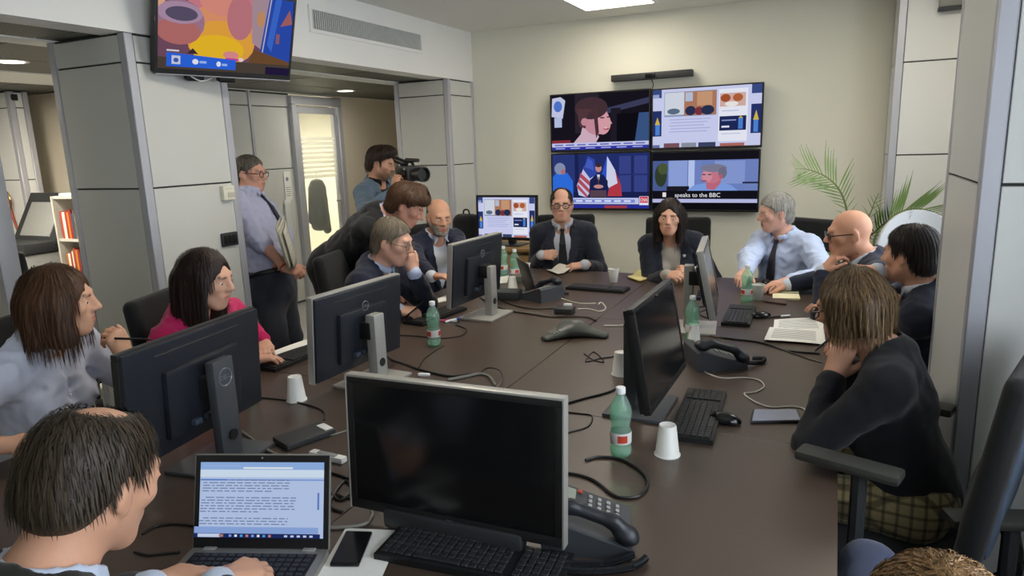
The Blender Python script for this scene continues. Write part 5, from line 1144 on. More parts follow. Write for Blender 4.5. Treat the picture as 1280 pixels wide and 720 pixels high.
# ================================================================ desk phones
M_phone = mat('phone_grey', '3b3f44', 0.45, noise=0.05); M_pbtn = mat('phone_button', '9a9c9a', 0.5); M_hand = mat('handset', '23262c', 0.4)
def handset_mesh():
    s = S(); s.chain([(-0.09, 0, 0.010), (-0.05, 0, 0.026), (0.05, 0, 0.026), (0.09, 0, 0.010)], [0.020, 0.015, 0.015, 0.020], 0.015)
    for a in (-1, 1): s.ell((a*0.088, 0, 0.004), (0.030, 0.026, 0.016), None, 0.015)
    return s.mesh(0.005, 'handset')
def desk_phone(label, loc, yaw, coil=None, off=(0, 0, 0)):
    t = thing('desk_phone', label, 'phone', loc, yaw, 'desk phones')
    M4 = Matrix(((0, 0, 1, -0.095), (1, 0, 0, 0), (0, 1, 0, 0), (0, 0, 0, 1)))
    B().prism([(-0.10, 0.0), (0.10, 0.0), (0.10, 0.075), (0.085, 0.085), (-0.10, 0.022)], 0, 0.19, M4).done('base', M_phone, t)
    sl = math.atan2(0.063, 0.185); Mt = Matrix.Translation((0, 0, 0.055)) @ Matrix.Rotation(sl, 4, 'X')
    hm = handset_mesh(); hm.transform(Mt @ Matrix.Translation((-0.066, 0, 0.012)) @ rotz(PI/2)); ho = link('handset', hm, M_hand, t)
    d = B().box((0.03, 0.055, 0.006), (0.09, 0.04, 0.004), 0.001).done('display', mat('lcd', '8f978a', 0.3), t); d.data.transform(Mt)
    km = keymesh(0.013, 0.010, 0.004); km.materials.append(M_pbtn)
    for r in range(4):
        for c in range(5):
            o = bpy.data.objects.new('button', km); COL.objects.link(o); o.parent = t; o.matrix_local = Mt @ Matrix.Translation((-0.012+0.0205*c, -0.07+0.0225*r, 0.003))
    rb = B().box((0.075, 0.025, 0.006), (0.012, 0.012, 0.005), 0.002).done('message_lamp', mat('red_lamp', 'b0402f', 0.4), t); rb.data.transform(Mt)
    if coil:
        P = [Vector(p) for p in coil]; pts = []; n = 26*(len(P)-1)
        for i in range(n+1):
            u = i/n*(len(P)-1); k = min(int(u), len(P)-2); f_ = u-k
            p0 = P[max(k-1, 0)]; p1 = P[k]; p2 = P[k+1]; p3 = P[min(k+2, len(P)-1)]
            c = 0.5*((2*p1)+(p2-p0)*f_+(2*p0-5*p1+4*p2-p3)*f_*f_+(3*p1-p0-3*p2+p3)*f_**3); tg = (p2-p1).normalized(); x = tg.cross(Vector((0, 0, 1))).normalized(); y = x.cross(tg)
            for q in range(6):
                a = 2*PI*q/6; pts.append(c+(x*math.cos(a)+y*math.sin(a))*0.0065+tg*(0.004*q/6))
        B().tube(pts, 0.0023, 4, 1).done('coiled_cord', M_hand, t)
    return t
p1 = atz(735, 668, TZ)
desk_phone('grey desk phone with a coiled cord beside the foreground monitor', (p1.x, p1.y, TZ), PI/2+0.28, [(-0.10, -0.105, 0.02), (-0.13, -0.04, 0.012), (-0.135, 0.06, 0.010), (-0.115, 0.12, 0.010), (-0.155, 0.07, 0.010), (-0.16, -0.02, 0.012), (-0.135, -0.10, 0.012), (-0.10, -0.13, 0.012)])
p2 = atz(893, 455, TZ)
desk_phone('black desk phone behind the monitor near the woman in black', (p2.x, p2.y, TZ), PI/2+0.5, [(-0.06, -0.10, 0.02), (-0.05, -0.15, 0.012), (-0.03, -0.19, 0.010), (0.01, -0.21, 0.010), (0.02, -0.17, 0.010)])
p3 = atz(676, 373, TZ)
desk_phone('black desk phone beside the black laptop at the far end', (p3.x, p3.y, TZ), -PI/2-0.4)
# conference phone
cp = atz(716, 418, TZ)
t = thing('conference_phone', 'three armed grey conference phone in the middle of the table', 'conference phone', (cp.x, cp.y, TZ), 0.5)
s = S()
for k in range(3):
    a = PI/2+k*2*PI/3; d = vec(math.cos(a), math.sin(a), 0); sd_ = vec(-math.sin(a), math.cos(a), 0)
    s.ecap(d*0.02+UPV*0.030, d*0.165+UPV*0.010, 0.055, 0.030, 0.030, 0.014, sd_, 0.03)
s.ell((0, 0, 0.034), (0.07, 0.07, 0.030), None, 0.03); s.rbox((0, 0, 0.1), (0.4, 0.4, 0.099), None, 0.001, 0.003, 'i')
link('body', s.mesh(0.005, 'body'), mat('conference_grey', '4c4f4b', 0.42, noise=0.05), t)
km = keymesh(0.014, 0.010, 0.005); km.materials.append(mat('conf_key', '8f918c', 0.5))
for r in range(4):
    for c in range(3):
        o = bpy.data.objects.new('button', km); COL.objects.link(o); o.parent = t; o.matrix_local = Matrix.Rotation(PI*7/6-PI/2, 4, 'Z') @ Matrix.Translation((-0.018+0.018*c, 0.075+0.017*r, 0.0405-0.0035*r)) @ Matrix.Rotation(-0.13, 4, 'X')
B().box((0, 0, 0.0645), (0.045, 0.028, 0.004), 0.002).done('display', MATS['lcd'], t)
# ================================================================ bottles and cups
M_pet = glassmat('green_pet', (0.68, 0.95, 0.81), 0.18, 0.06); M_cap = mat('white_cap', 'e4e6e4', 0.4, noise=0.02); M_lab = mat('label_paper', 'd5d3cf', 0.55, noise=0.04); M_red = mat('label_red', 'b8402c', 0.5); M_cup = mat('white_cup', 'dcdcd6', 0.45, noise=0.02); M_water = glassmat('water', (0.90, 0.985, 0.95), 0.05, 0.02)
def bottle_proto():
    t = thing('bottle', 'x', 'bottle', (0, 0, 0), 0, 'green water bottles')
    prof = [(0, 0.004), (0.020, 0.0), (0.029, 0.004), (0.0315, 0.014), (0.0315, 0.028), (0.0285, 0.034), (0.0305, 0.040), (0.0305, 0.078), (0.0285, 0.084), (0.0262, 0.094), (0.029, 0.106), (0.0318, 0.122), (0.0322, 0.136), (0.0295, 0.152), (0.022, 0.170), (0.0145, 0.182), (0.0128, 0.188), (0.0128, 0.196), (0, 0.196)]
    B().lathe(prof, 24).done('shell', M_pet, t, smooth=60)
    B().lathe([(0, 0.006), (0.028, 0.008), (0.0295, 0.03), (0.0288, 0.078), (0.025, 0.094), (0.030, 0.125), (0.0295, 0.14), (0, 0.14)], 20).done('water', M_water, t, smooth=60)
    la = B().lathe([(0.0309, 0.042), (0.0312, 0.043), (0.0312, 0.075), (0.0309, 0.076)], 24).done('label', M_lab, t, smooth=60)
    for a0 in (0, 2.1, 4.2):
        pb = B(); pb.grid(6, 4, lambda u, v: (0.0316*math.cos(a0+u*0.95), 0.0316*math.sin(a0+u*0.95), 0.048+0.022*v)); pb.done('label_print', M_red, la)
    B().lathe([(0, 0.209), (0.0125, 0.209), (0.0140, 0.207), (0.0143, 0.192), (0.0133, 0.190), (0, 0.190)], 20).done('cap', M_cap, t)
    return t
bp = bottle_proto(); first = True
for (x, y, lab, a) in [(776, 568, 'green water bottle in the foreground beside the black monitor', 2.6), (865, 425, 'green water bottle behind the black monitor with a cup in front of it', 0.4), (543, 431, 'green water bottle beside the pens on the left', 3.9), (313, 504, 'green water bottle beside the nearest monitor on the left', 4.0), (933, 377, 'green water bottle at the right beside the upright white cup', 3.5), (630, 344, 'left one of two green water bottles below the lit monitor', 4.2), (644, 349, 'right one of two green water bottles below the lit monitor', 1.0)]:
    p = atz(x, y, TZ); o = bp if first else dup(bp); first = False; o.location = p; o.rotation_euler = (0, 0, a); o['label'] = lab
def cup(label, x, y, inv, sc=1.0):
    p = atz(x, y, TZ); t = thing('plastic_cup', label, 'cup', p, 0, 'white plastic cups')
    if inv: prof = [(0.0365, 0.0), (0.0375, 0.002), (0.0365, 0.004), (0.0345, 0.006), (0.0252, 0.090), (0.0235, 0.093), (0.0215, 0.092), (0, 0.0905)]; rim = [(0.0352, 0.0), (0.0378, 0.0), (0.0380, 0.003), (0.0352, 0.005)]
    else: prof = [(0, 0.003), (0.0215, 0.0), (0.0240, 0.002), (0.0345, 0.088), (0.0330, 0.088), (0.0228, 0.005), (0, 0.005)]; rim = [(0.0335, 0.087), (0.0372, 0.087), (0.0375, 0.091), (0.0335, 0.091)]
    prof = [(r*sc, z*sc) for r, z in prof]; rim = [(r*sc, z*sc) for r, z in rim]
    B().lathe(prof, 28).done('wall', M_cup, t, smooth=50); B().lathe(rim, 28).done('rim', M_cup, t, smooth=50); return t
cup('white plastic cup upside down beside the keyboard in the foreground', 834, 568, True)
cup('white plastic cup upside down left of the black monitor', 776, 468, True)
cup('white plastic cup upside down between the monitors on the left', 371, 500, True)
cup('white plastic cup upside down in front of the green bottle', 867, 426, True, 0.85)
cup('white plastic cup standing upright at the far end near the yellow notebook', 767, 353, False)
cup('white plastic cup standing upright beside the far right green bottle', 947, 375, False)
cup('white plastic cup upside down in front of the pair of green bottles', 641, 362, True, 0.9)
cup('white plastic cup standing upright beside the pair of green bottles', 657, 345, False)
# ================================================================ papers, notebooks, phones, small electronics
M_paper = MATS['paper']; M_ink = mat('ink_lines', '8a8a8c', 0.8)
def sheet(name, label, cat, pts, z=0.0015, cols=None, lines=0, fold=0.0, thick=0.0012, m=None, group=None):
    P = [atz(x, y, TZ) for x, y in pts]; c = sum(P, Vector())/4; t = thing(name, label, cat, (c.x, c.y, TZ), 0, group)
    Q = [p-c for p in P]
    def bil(u, v, h): q = (Q[0]*(1-u)+Q[1]*u)*(1-v)+(Q[3]*(1-u)+Q[2]*u)*v; return Vector((q.x, q.y, h+fold*math.sin(u*PI*1.0)*math.sin(v*2.2+0.4)))
    bb = B(); bb.grid(8, 6, lambda u, v: bil(u, v, z+thick)); bb.grid(8, 6, lambda u, v: bil(u, v, z)); bb.done('page', m or M_paper, t)
    if lines:
        lb = B()
        for k in range(lines):
            v0 = 0.12+0.76*k/lines; lb.grid(8, 1, lambda u, v: bil(0.1+0.75*u, v0+v*0.22/lines, z+thick+0.0006))
        tag(lb.done('print_lines', M_ink, t), None, None, None, 'stuff')
    return t
sheet('paper_sheet', 'printed white sheet lying near the woman in black, far one', 'paper', [(968, 400), (1026, 397), (1036, 414), (966, 416)], 0.001, lines=9, fold=0.004)
sheet('paper_sheet', 'printed white sheet lying near the woman in black, close one', 'paper', [(962, 411), (1030, 416), (1032, 433), (955, 427)], 0.008, lines=8, fold=0.004)
sheet('paper_sheet', 'blank white sheet under the smartphone in the foreground', 'paper', [(432, 661), (503, 664), (474, 730), (396, 722)], 0.001)
sheet('paper_sheet', 'white sheets in front of the hands of the woman in pink', 'paper', [(322, 447), (385, 424), (388, 430), (318, 454)], 0.001, fold=0.006)
sheet('paper_sheet', 'white sheet beside the bearded man behind the monitor', 'paper', [(548, 373), (562, 368), (560, 376), (537, 381)], 0.001)
sheet('paper_sheet', 'white sheet lying behind the silver stand near the two bottles', 'paper', [(618, 348), (636, 345), (634, 354), (616, 356)], 0.003)
def notebook(label, pts, z, th, cover, pages='e6dfb8', openbook=False, group=None):
    P = [atz(x, y, TZ) for x, y in pts]; c = sum(P, Vector())/4; t = thing('notebook', label, 'notebook', (c.x, c.y, TZ+z), 0, group); Q = [((p-c).x, (p-c).y) for p in P]
    mc = mat('cover_'+cover, cover, 0.6); mp = mat('pages_'+pages, pages, 0.8, noise=0.03)
    if openbook:
        def bil(u, v, h): q0 = Vector(Q[0])*(1-u)+Vector(Q[1])*u; q1 = Vector(Q[3])*(1-u)+Vector(Q[2])*u; q = q0*(1-v)+q1*v; return (q.x, q.y, h+0.022*abs(math.sin((u-0.35)*2.4))*(1 if u > 0.35 else 0.4))
        B().grid(14, 4, lambda u, v: bil(u, v, 0.004+th)).done('pages', mp, t); B().grid(14, 4, lambda u, v: bil(u, v, 0.001)).done('cover', mc, t)
    else:
        B().prism(Q, 0.0015, th-0.0015).done('pages', mp, t); sc = [(x*1.02, y*1.02) for x, y in Q]
        B().prism(sc, 0, 0.0015).done('cover', mc, t); B().prism(sc, th-0.0015, th).done('cover', mc if openbook else mp, t)
    return t
notebook('open yellow notepad in front of the woman with clasped hands', [(784, 348), (803, 340), (820, 344), (800, 354)], 0.0005, 0.004, 'cdbd72', 'd8cb8c', True)
notebook('open notebook in front of the man in the centre', [(684, 340), (700, 334), (717, 339), (698, 345)], 0.0005, 0.004, '3a342e', 'cfcac0', True)
notebook('cream notebook near the mouse hand of the bald man, far one', [(966, 362), (997, 363), (998, 369), (964, 368)], 0.0005, 0.014, '22201e')
notebook('cream notebook near the mouse hand of the bald man, close one', [(966, 369), (998, 370), (1000, 376), (966, 375)], 0.0005, 0.012, '22201e')
def slab(name, label, cat, pts, th, m, top=None, z=0.0, group=None, tm=None, topname='screen'):
    P = [atz(x, y, TZ+z) for x, y in pts]; c = sum(P, Vector())/4; t = thing(name, label, cat, (c.x, c.y, TZ+z), 0, group); Q = [((p-c).x, (p-c).y) for p in P]
    o = B().prism(Q, 0, th).done('case', m, t); bevmod(o, 0.003, 2)
    if top: B().prism([(x*0.93, y*0.95) for x, y in Q], th, th+0.0006).done(topname, tm, t)
    return t
slab('smartphone', 'black smartphone lying on the white sheet in the foreground', 'smartphone', [(433, 667), (466, 668), (449, 709), (412, 709)], 0.009, M_blackg, True, 0.003, 'smartphones', M_scroff)
slab('smartphone', 'smartphone on a charging cable beside the woman in black', 'smartphone', [(941, 515), (996, 515), (1003, 529), (938, 530)], 0.010, M_dgrey, True, 0.0, 'smartphones', mat('phone_screen_grey', '8d93a8', 0.2))
slab('smartphone', 'brown cased smartphone in front of the cream notebooks', 'smartphone', [(955, 373), (984, 376), (983, 382), (953, 378)], 0.012, mat('brown_case', '4a3a34', 0.5), None, 0.0, 'smartphones')
def boxy(name, label, cat, px, py, d, yaw, m, extra=None, z=0.0):
    p = atz(px, py, TZ); t = thing(name, label, cat, (p.x, p.y, TZ+z), yaw)
    B().box((0, 0, d[2]/2), d, 0.005).done('case', m, t)
    if extra: B().box(extra[0], extra[1], 0.002).done(extra[2], extra[3], t)
    return t
boxy('power_adapter', 'small dark adapter box with a white plug near the conference phone', 'adapter', 706, 391, (0.10, 0.085, 0.032), 0.1, M_dgrey, ((0.01, 0.03, 0.038), (0.045, 0.02, 0.014), 'plug', M_cap))
boxy('docking_box', 'dark grey box behind the silver monitor stand on the far left', 'box', 634, 373, (0.16, 0.13, 0.05), 0.2, M_dgrey)
boxy('docking_box', 'grey box beside the cup at the far end', 'box', 652, 352, (0.14, 0.12, 0.045), 0.1, mat('box_grey', '5a5a54', 0.5))
boxy('hard_drive', 'flat black drive with a white sticker beside the nearest monitor', 'drive', 381, 548, (0.10, 0.17, 0.02), -0.35, M_dgrey, ((0.01, 0.068, 0.0205), (0.06, 0.028, 0.002), 'sticker', M_cap))
boxy('cable_adapter', 'white adapter plug behind the laptop screen', 'adapter', 410, 574, (0.13, 0.026, 0.018), -0.05, M_cap, ((0.0, 0.0, 0.0185), (0.07, 0.018, 0.002), 'print', M_ink))
boxy('network_plug', 'white network plug lying beside the second monitor', 'plug', 530, 470, (0.05, 0.018, 0.012), 0.2, M_cap)
def stick(name, label, cat, a, b, r, m, capm=None, group=None, z=0.006):
    A_ = atz(*a, TZ); Bq = atz(*b, TZ); c = (A_+Bq)/2; t = thing(name, label, cat, (c.x, c.y, TZ), 0, group)
    va = A_-c+Vector((0, 0, z)); vb = Bq-c+Vector((0, 0, z)); B().cyl(va, vb, r, n=10).done('barrel', m, t)
    d = (vb-va).normalized(); B().cyl(vb-d*0.045, vb+d*0.004, r*1.15, n=10).done('cap', capm or m, t); B().cyl(va, va-d*0.012, r, 0.001, 10).done('tip', M_dgrey, t); return t
stick('pen', 'white pen with a blue cap lying near the green bottle', 'pen', (556, 404), (578, 398), 0.006, M_cap, mat('pen_blue', '3a48a0', 0.4), 'pens on the table')
stick('pen', 'pink tipped pen lying beside the blue capped pen', 'pen', (572, 403), (551, 402), 0.006, M_cap, mat('pen_pink', 'b0476e', 0.4), 'pens on the table', 0.006)
stick('pen', 'slim black and white pen lying above the white sheets', 'pen', (955, 398), (986, 396), 0.005, M_black, M_cap, 'pens on the table')
# ================================================================ cables
def cable(label, pts, r=0.0032, m=None, z=0.006, group='loose cables on the table'):
    P = []
    for p in pts: P.append(atz(p[0], p[1], TZ+r+(p[2] if len(p) > 2 else 0.0)))
    c = P[0].copy(); t = thing('cable', label, 'cable', (c.x, c.y, TZ), 0, group)
    B().tube([q-Vector((c.x, c.y, TZ)) for q in P], r, 6, 6).done('cord', m or M_black, t); return t
M_wcab = mat('cable_white', 'c9c7bc', 0.5); M_gcab = mat('cable_grey', '77776f', 0.5)
cable('white charging cable winding to the smartphone beside the woman in black', [(852, 425), (862, 445), (877, 462), (900, 472), (930, 472), (948, 475), (955, 483), (944, 490), (930, 492), (945, 503), (965, 509), (990, 508), (1006, 512), (1004, 521), (998, 524)], 0.0028, M_wcab)
cable('thick black video cable curling in front of the foreground bottle', [(732, 575), (748, 571), (775, 574), (800, 588), (810, 604), (800, 619), (780, 622), (765, 618), (745, 602), (725, 594), (705, 591)], 0.0042)
cable('black cable pair running behind the foreground monitor', [(706, 505), (730, 498), (760, 490), (785, 478)], 0.004)
cable('thin black cable looping near the foreground bottle', [(706, 515), (725, 517), (740, 520), (735, 533), (712, 540), (700, 545)], 0.0026)
cable('small black cable knot lying beside the upturned cup', [(730, 442), (742, 450), (755, 452), (742, 440), (732, 452), (750, 448), (765, 446), (785, 440)], 0.0026)
cable('black cable running across the right side of the table', [(880, 418), (910, 423), (950, 428), (985, 438), (1025, 442)], 0.004)
cable('thin black cable branching off towards the woman in black', [(960, 431), (990, 441), (1010, 448), (1028, 453)], 0.003)
cable('white cable behind the conference phone', [(755, 407), (775, 407), (785, 405)], 0.004, M_wcab)
cable('white cable curving from the small adapter', [(722, 386), (735, 386), (750, 389), (757, 385), (752, 378), (748, 380)], 0.0035, M_wcab)
cable('pale cable running from the far phone', [(690, 366), (705, 374), (725, 379), (745, 379)], 0.003, M_wcab)
cable('long dark cable bundle between the far monitors', [(600, 372), (628, 386), (660, 392), (690, 396), (730, 396), (745, 401)], 0.004)
cable('second dark cable bundle between the far monitors', [(612, 368), (640, 381), (668, 386), (700, 385)], 0.0035)
cable('black cable in front of the small green bottle', [(492, 419), (520, 420), (548, 423), (575, 420), (583, 412), (570, 406)], 0.003)
cable('dark cable running from the second silver stand', [(478, 440, 0.04), (490, 450), (510, 456), (525, 462), (560, 470), (585, 468), (600, 466)], 0.005)
cable('thick pale cable bent down behind the foreground monitor', [(560, 475), (585, 470), (600, 467), (612, 471), (619, 482)], 0.006, M_gcab)
cable('black cable arching behind the foreground monitor', [(598, 468), (610, 460, 0.02), (624, 463, 0.03), (628, 474, 0.02), (620, 487)], 0.003)
cable('thin dark cable from the second monitor to the table seam', [(523, 460), (530, 449), (545, 438), (555, 432)], 0.0025)
cable('grey power cable running from the nearest monitor stand', [(270, 524, 0.03), (290, 532), (310, 545), (330, 560), (352, 570), (385, 573)], 0.0045, M_gcab)
cable('black cable from the bottle to the flat drive', [(325, 497), (355, 500), (385, 506), (404, 514), (405, 525)], 0.003)
cable('black cable lying left of the laptop', [(168, 690), (185, 694), (205, 692), (225, 690)], 0.003)
cable('dark cable bending left of the laptop screen', [(178, 668), (195, 658), (220, 655), (248, 658)], 0.003)
cable('pale cable bending under the foreground monitor', [(408, 660), (430, 659), (455, 655), (465, 645), (464, 637)], 0.0045, M_gcab)
cable('dark cable tangle behind the laptop', [(410, 612), (425, 625), (440, 612), (430, 602), (412, 630), (428, 640)], 0.004)
cable('dark cable bundle behind the laptop screen', [(408, 590), (430, 596), (445, 606), (438, 622), (420, 618)], 0.004)
cable('thin dark cable from the drive to the white plug', [(398, 546), (418, 543), (436, 537)], 0.003, M_gcab)
cable('black cable coil under the edge on monitor', [(858, 392), (870, 384), (888, 384), (896, 392), (884, 397), (874, 391), (886, 386)], 0.0035)
# ================================================================ chairs
M_fab = cloth('chair_black', '1a1b1b', 0.8, 0.08, 0.25); M_mesh = mat('chair_mesh_blue', '4c5868', 0.55, noise=0.12, nscale=300, bump=0.3, bscale=500)
def office_chair(label, mback, top=1.0, arms=True, wide=0.46, rear=None, posts=0.275, armz=0.665):
    t = thing('office_chair', label, 'chair', (0, 0, 0), 0, 'office chairs')
    s = S(); s.rbox((0, 0.02, 0.43), (0.245, 0.24, 0.045), None, 0.04, 0.01); s.ell((0, 0.05, 0.445), (0.22, 0.2, 0.04), None, 0.02); link('seat', s.mesh(0.012), M_fab, t)
    s = S(); R = np.array(Matrix.Rotation(0.14, 3, 'X')); zc = (0.56+top)/2
    s.rbox((0, -0.255, zc), (wide/2, 0.032, (top-0.56)/2), R, 0.03, 0.01); s.ell((0, -0.225, 0.70), (wide/2-0.04, 0.04, 0.12), R, 0.03)
    bk = link('backrest', s.mesh(0.012), mback, t)
    if rear:
        s = S(); s.rbox((0, -0.287, zc), (wide/2-0.035, 0.010, (top-0.56)/2-0.03), R, 0.009, 0.01); link('rear_shell', s.mesh(0.011), rear, bk)
    B().tube([(0, -0.27, 0.62), (0, -0.30, 0.48), (0, -0.22, 0.40), (0, -0.05, 0.38)], 0.022, 8, 5).done('spine', M_black, t)
    B().cyl((0, 0, 0.10), (0, 0, 0.40), 0.028, n=14).done('gas_column', M_dgrey, t)
    B().box((0, 0, 0.385), (0.2, 0.22, 0.03), 0.01).done('tilt_plate', M_black, t)
    for k in range(5):
        a = 2*PI*k/5+0.3; d = Vector((math.cos(a), math.sin(a), 0))
        lg = B().tube([d*0.02+Vector((0, 0, 0.11)), d*0.16+Vector((0, 0, 0.095)), d*0.30+Vector((0, 0, 0.075))], lambda u: 0.024-0.008*u, 8, 4).done('base_leg', M_black, t)
        c = d*0.30; sd_ = d.cross(Vector((0, 0, 1))); B().cyl(c+sd_*0.022+Vector((0, 0, 0.03)), c-sd_*0.022+Vector((0, 0, 0.03)), 0.030, n=14).done('caster', M_dgrey, lg)
    if arms:
        for a in (-1, 1):
            ap = B().tube([(a*0.20, 0.03, 0.40), (a*(posts-0.01), 0.03, 0.42), (a*posts, 0.02, 0.50), (a*posts, 0.02, armz-0.02)], lambda u: 0.020, 8, 5).done('arm_post', M_dgrey, t)
            B().box((a*posts, 0.05, armz), (0.075, 0.26, 0.028), 0.012).done('arm_pad', mat('arm_rubber', '33342f', 0.6), ap)
    return t
proto = office_chair('black office chair', M_fab, 1.10)
used = [False]
def seat_for(key, label, dx=0.10, yaw=None, top=None, shift=(0, 0)):
    g = PEOPLE.get(key)
    if g is None: return
    o = proto if not used[0] else dup(proto); used[0] = True
    f_ = g.fw.copy(); f_[2] = 0; f_ = nrm(f_); p = g.o0+f_*dx
    o.location = (p[0]+shift[0], p[1]+shift[1], 0); o.rotation_euler = (0, 0, math.atan2(-f_[0], f_[1]) if yaw is None else yaw); o['label'] = label; return o
seat_for('white', 'black office chair of the woman in white at the left edge', 0.12, shift=(0.02, 0.06))
seat_for('pink', 'black office chair behind the woman in pink', 0.12, shift=(0.05, 0.10))
seat_for('grey', 'black office chair behind the grey haired man with glasses', 0.08, shift=(0.04, 0.10))
seat_for('beard', 'black office chair of the bearded man')
seat_for('centre', 'black office chair behind the man in the centre', 0.06)
seat_for('dark', 'black office chair behind the woman with clasped hands', 0.02)
seat_for('shirt', 'black office chair behind the silver haired man', 0.08)
seat_for('bald', 'black office chair of the bald man with glasses')
seat_for('young', 'black office chair of the young man in the navy suit')
seat_for('near', 'black office chair of the man typing in the foreground')
lc = office_chair('low black office chair in the bottom right corner', M_fab, 0.80, False); lc.location = (*(PEOPLE['corner'].o0[:2]+np.array((0.0, 0.05))), 0)
wide_ = office_chair('large office chair with a blue grey back holding the woman in black', M_fab, 1.08, True, 0.50, M_mesh, 0.285, 0.785)
wide_.location = (0.21, 2.15, 0); wide_.rotation_euler = (0, 0, 1.25)
ex = office_chair('empty office chair cut off by the right edge behind the woman in black', M_fab, 1.06, True, 0.46, M_mesh, 0.28, 0.66)
ex.location = (0.57, 1.72, 0); ex.rotation_euler = (0, 0, 1.9)
# ================================================================ things people hold
def free(name, label, cat, p, group=None): return thing(name, label, cat, p, 0, group)
g = PEOPLE.get('white')
if g:
    tp = g.tipsL; a = Vector(g.wr['L'])+Vector((0.02, -0.01, 0.075)); t = free('pen', 'dark pen held at the chin by the woman in white', 'pen', a)
    B().cyl((-0.05, -0.035, 0.0), (0.075, 0.035, -0.012), 0.0042, n=8).done('barrel', M_black, t); B().cyl((0.075, 0.035, -0.012), (0.088, 0.042, -0.0135), 0.0042, 0.001, 8).done('tip', M_dgrey, t)
g = PEOPLE.get('grey')
if g:
    a = Vector(g.wr['R'])+Vector((0.10, 0.03, 0.012)); t = thing('smartphone', 'dark smartphone held by the grey haired man with glasses', 'smartphone', a, group='smartphones', rot=(0.5, -0.5, -0.6))
    B().box((0, 0, 0), (0.07, 0.14, 0.008), 0.003).done('case', M_blackg, t); B().box((0, 0, 0.0045), (0.064, 0.13, 0.001)).done('screen', M_scroff, t)
g = PEOPLE.get('black')
if g:
    a = Vector(g.wr['R'])+Vector((-0.085, -0.01, 0.0)); t = free('pen', 'black pen in the writing hand of the woman in black', 'pen', a)
    B().cyl((-0.05, -0.01, -0.035), (0.04, 0.012, 0.06), 0.0042, n=8).done('barrel', M_black, t); B().cyl((-0.05, -0.01, -0.035), (-0.056, -0.0115, -0.043), 0.0042, 0.001, 8).done('tip', M_dgrey, t)
g = PEOPLE.get('stand')
if g:
    c = atd(361, 305, 4.30); t = thing('newspaper', 'folded newspapers tucked under the arm of the standing man', 'newspaper', c, rot=(0.15, 0.25, -0.9))
    for k in range(4):
        bb = B(); bb.grid(6, 8, lambda u, v: ((u-0.5)*(0.17+0.02*k)+0.012*k, -0.006*k+0.02*math.sin(u*3+k), (v-0.5)*0.26+0.01*k+0.015*math.sin(u*4+k))); o = bb.done('newspaper_sheet', mat('newsprint_%d' % (k % 2), ['c9c6b8', 'b3b0a0'][k % 2], 0.85, noise=0.25, nscale=50), t)
        sm_ = o.modifiers.new('thick', 'SOLIDIFY'); sm_.thickness = 0.003
g = PEOPLE.get('camera')
if g:
    c = atd(513, 217, 5.05); t = thing('video_camera', 'black video camera with a microphone held by the operator', 'camera', c, rot=(0, 0, -0.35))
    B().box((-0.03, 0, 0), (0.17, 0.11, 0.11), 0.012).done('body', M_dgrey, t)
    B().lathe([(0.0, 0), (0.042, 0), (0.045, 0.03), (0.045, 0.075), (0.055, 0.08), (0.055, 0.115), (0.046, 0.115), (0.04, 0.09), (0, 0.09)], 20).done('lens_barrel', M_black, t).data.transform(Matrix.Translation((0.05, 0, -0.005)) @ Matrix.Rotation(PI/2, 4, 'Y'))
    B().tube([(-0.10, 0, 0.05), (-0.09, 0, 0.085), (0.02, 0, 0.085), (0.04, 0, 0.05)], 0.012, 8, 4).done('top_handle', M_black, t)
    s = S(); s.cap((-0.16, 0.0, 0.10), (-0.05, 0.0, 0.075), 0.026, 0.022); link('viewfinder', s.mesh(0.007), M_black, t)
    B().cyl((0.0, -0.03, 0.10), (0.14, -0.03, 0.095), 0.014, n=12).done('microphone', M_black, t)
    B().box((-0.02, -0.062, 0.01), (0.09, 0.012, 0.06), 0.004).done('side_screen', M_blackg, t)
# dark coat hanging behind the door glass
t = free('coat', 'dark coat hanging behind the glass door', 'coat', (-5.52, 6.42, 0)); s = S()
s.ecap((0, 0, 1.28), (0.0, 0, 0.80), 0.10, 0.06, 0.13, 0.075, (0, 1, 0), 0.03); s.ecap((0, -0.08, 1.22), (0, -0.14, 0.86), 0.05, 0.05, 0.045, 0.045, (0, 1, 0), 0.03); s.ecap((0, 0.08, 1.22), (0, 0.12, 0.72), 0.05, 0.05, 0.05, 0.045, (0, 1, 0), 0.03)
s.add(lambda P: 0.006*noise3(P, 40, 1.0), (0, 0, 1), 1, 0, 'n'); link('cloth', s.mesh(0.010), cloth('coat', '2a2c2e'), t)
B().tube([(0, 0, 1.30), (0, 0, 1.40), (0, 0.02, 1.42), (0, 0.03, 1.40)], 0.005).done('loop', M_dgrey, t)
# ================================================================ back of the room: pedestal, lit monitor, bag, plant, white chair
pw = mat('light_oak', 'b08f5c', 0.5, noise=0.12, nscale=8, stretch=(1, 1, 8))
t = thing('wood_cabinet', 'light wooden cabinet under the lit monitor', 'cabinet', (-2.50, 5.34, 0))
B().box((0, 0.02, 0.40), (1.0, 0.46, 0.76), 0.004).done('body', pw, t); B().box((0, 0, 0.80), (1.04, 0.54, 0.03), 0.004).done('top', pw, t)
for a in (-1, 1):
    d_ = B().box((a*0.25, -0.215, 0.40), (0.49, 0.018, 0.70), 0.003).done('door', pw, t); B().tube([(a*0.04, -0.23, 0.50), (a*0.04, -0.245, 0.50), (a*0.04, -0.245, 0.60), (a*0.04, -0.23, 0.60)], 0.005, 6, 2).done('handle', M_alu, d_)
B().box((0, 0, 0.01), (0.96, 0.44, 0.02)).done('plinth', M_dgrey, t)
monitor('small monitor lit with a web page beside the man in the centre', (-2.47, 5.17, 1.055), -0.02, 0.04, 0.565, 0.375, False, logo=None, group='desktop monitors', bez=0.020, zbase=0.815, on=webpage)
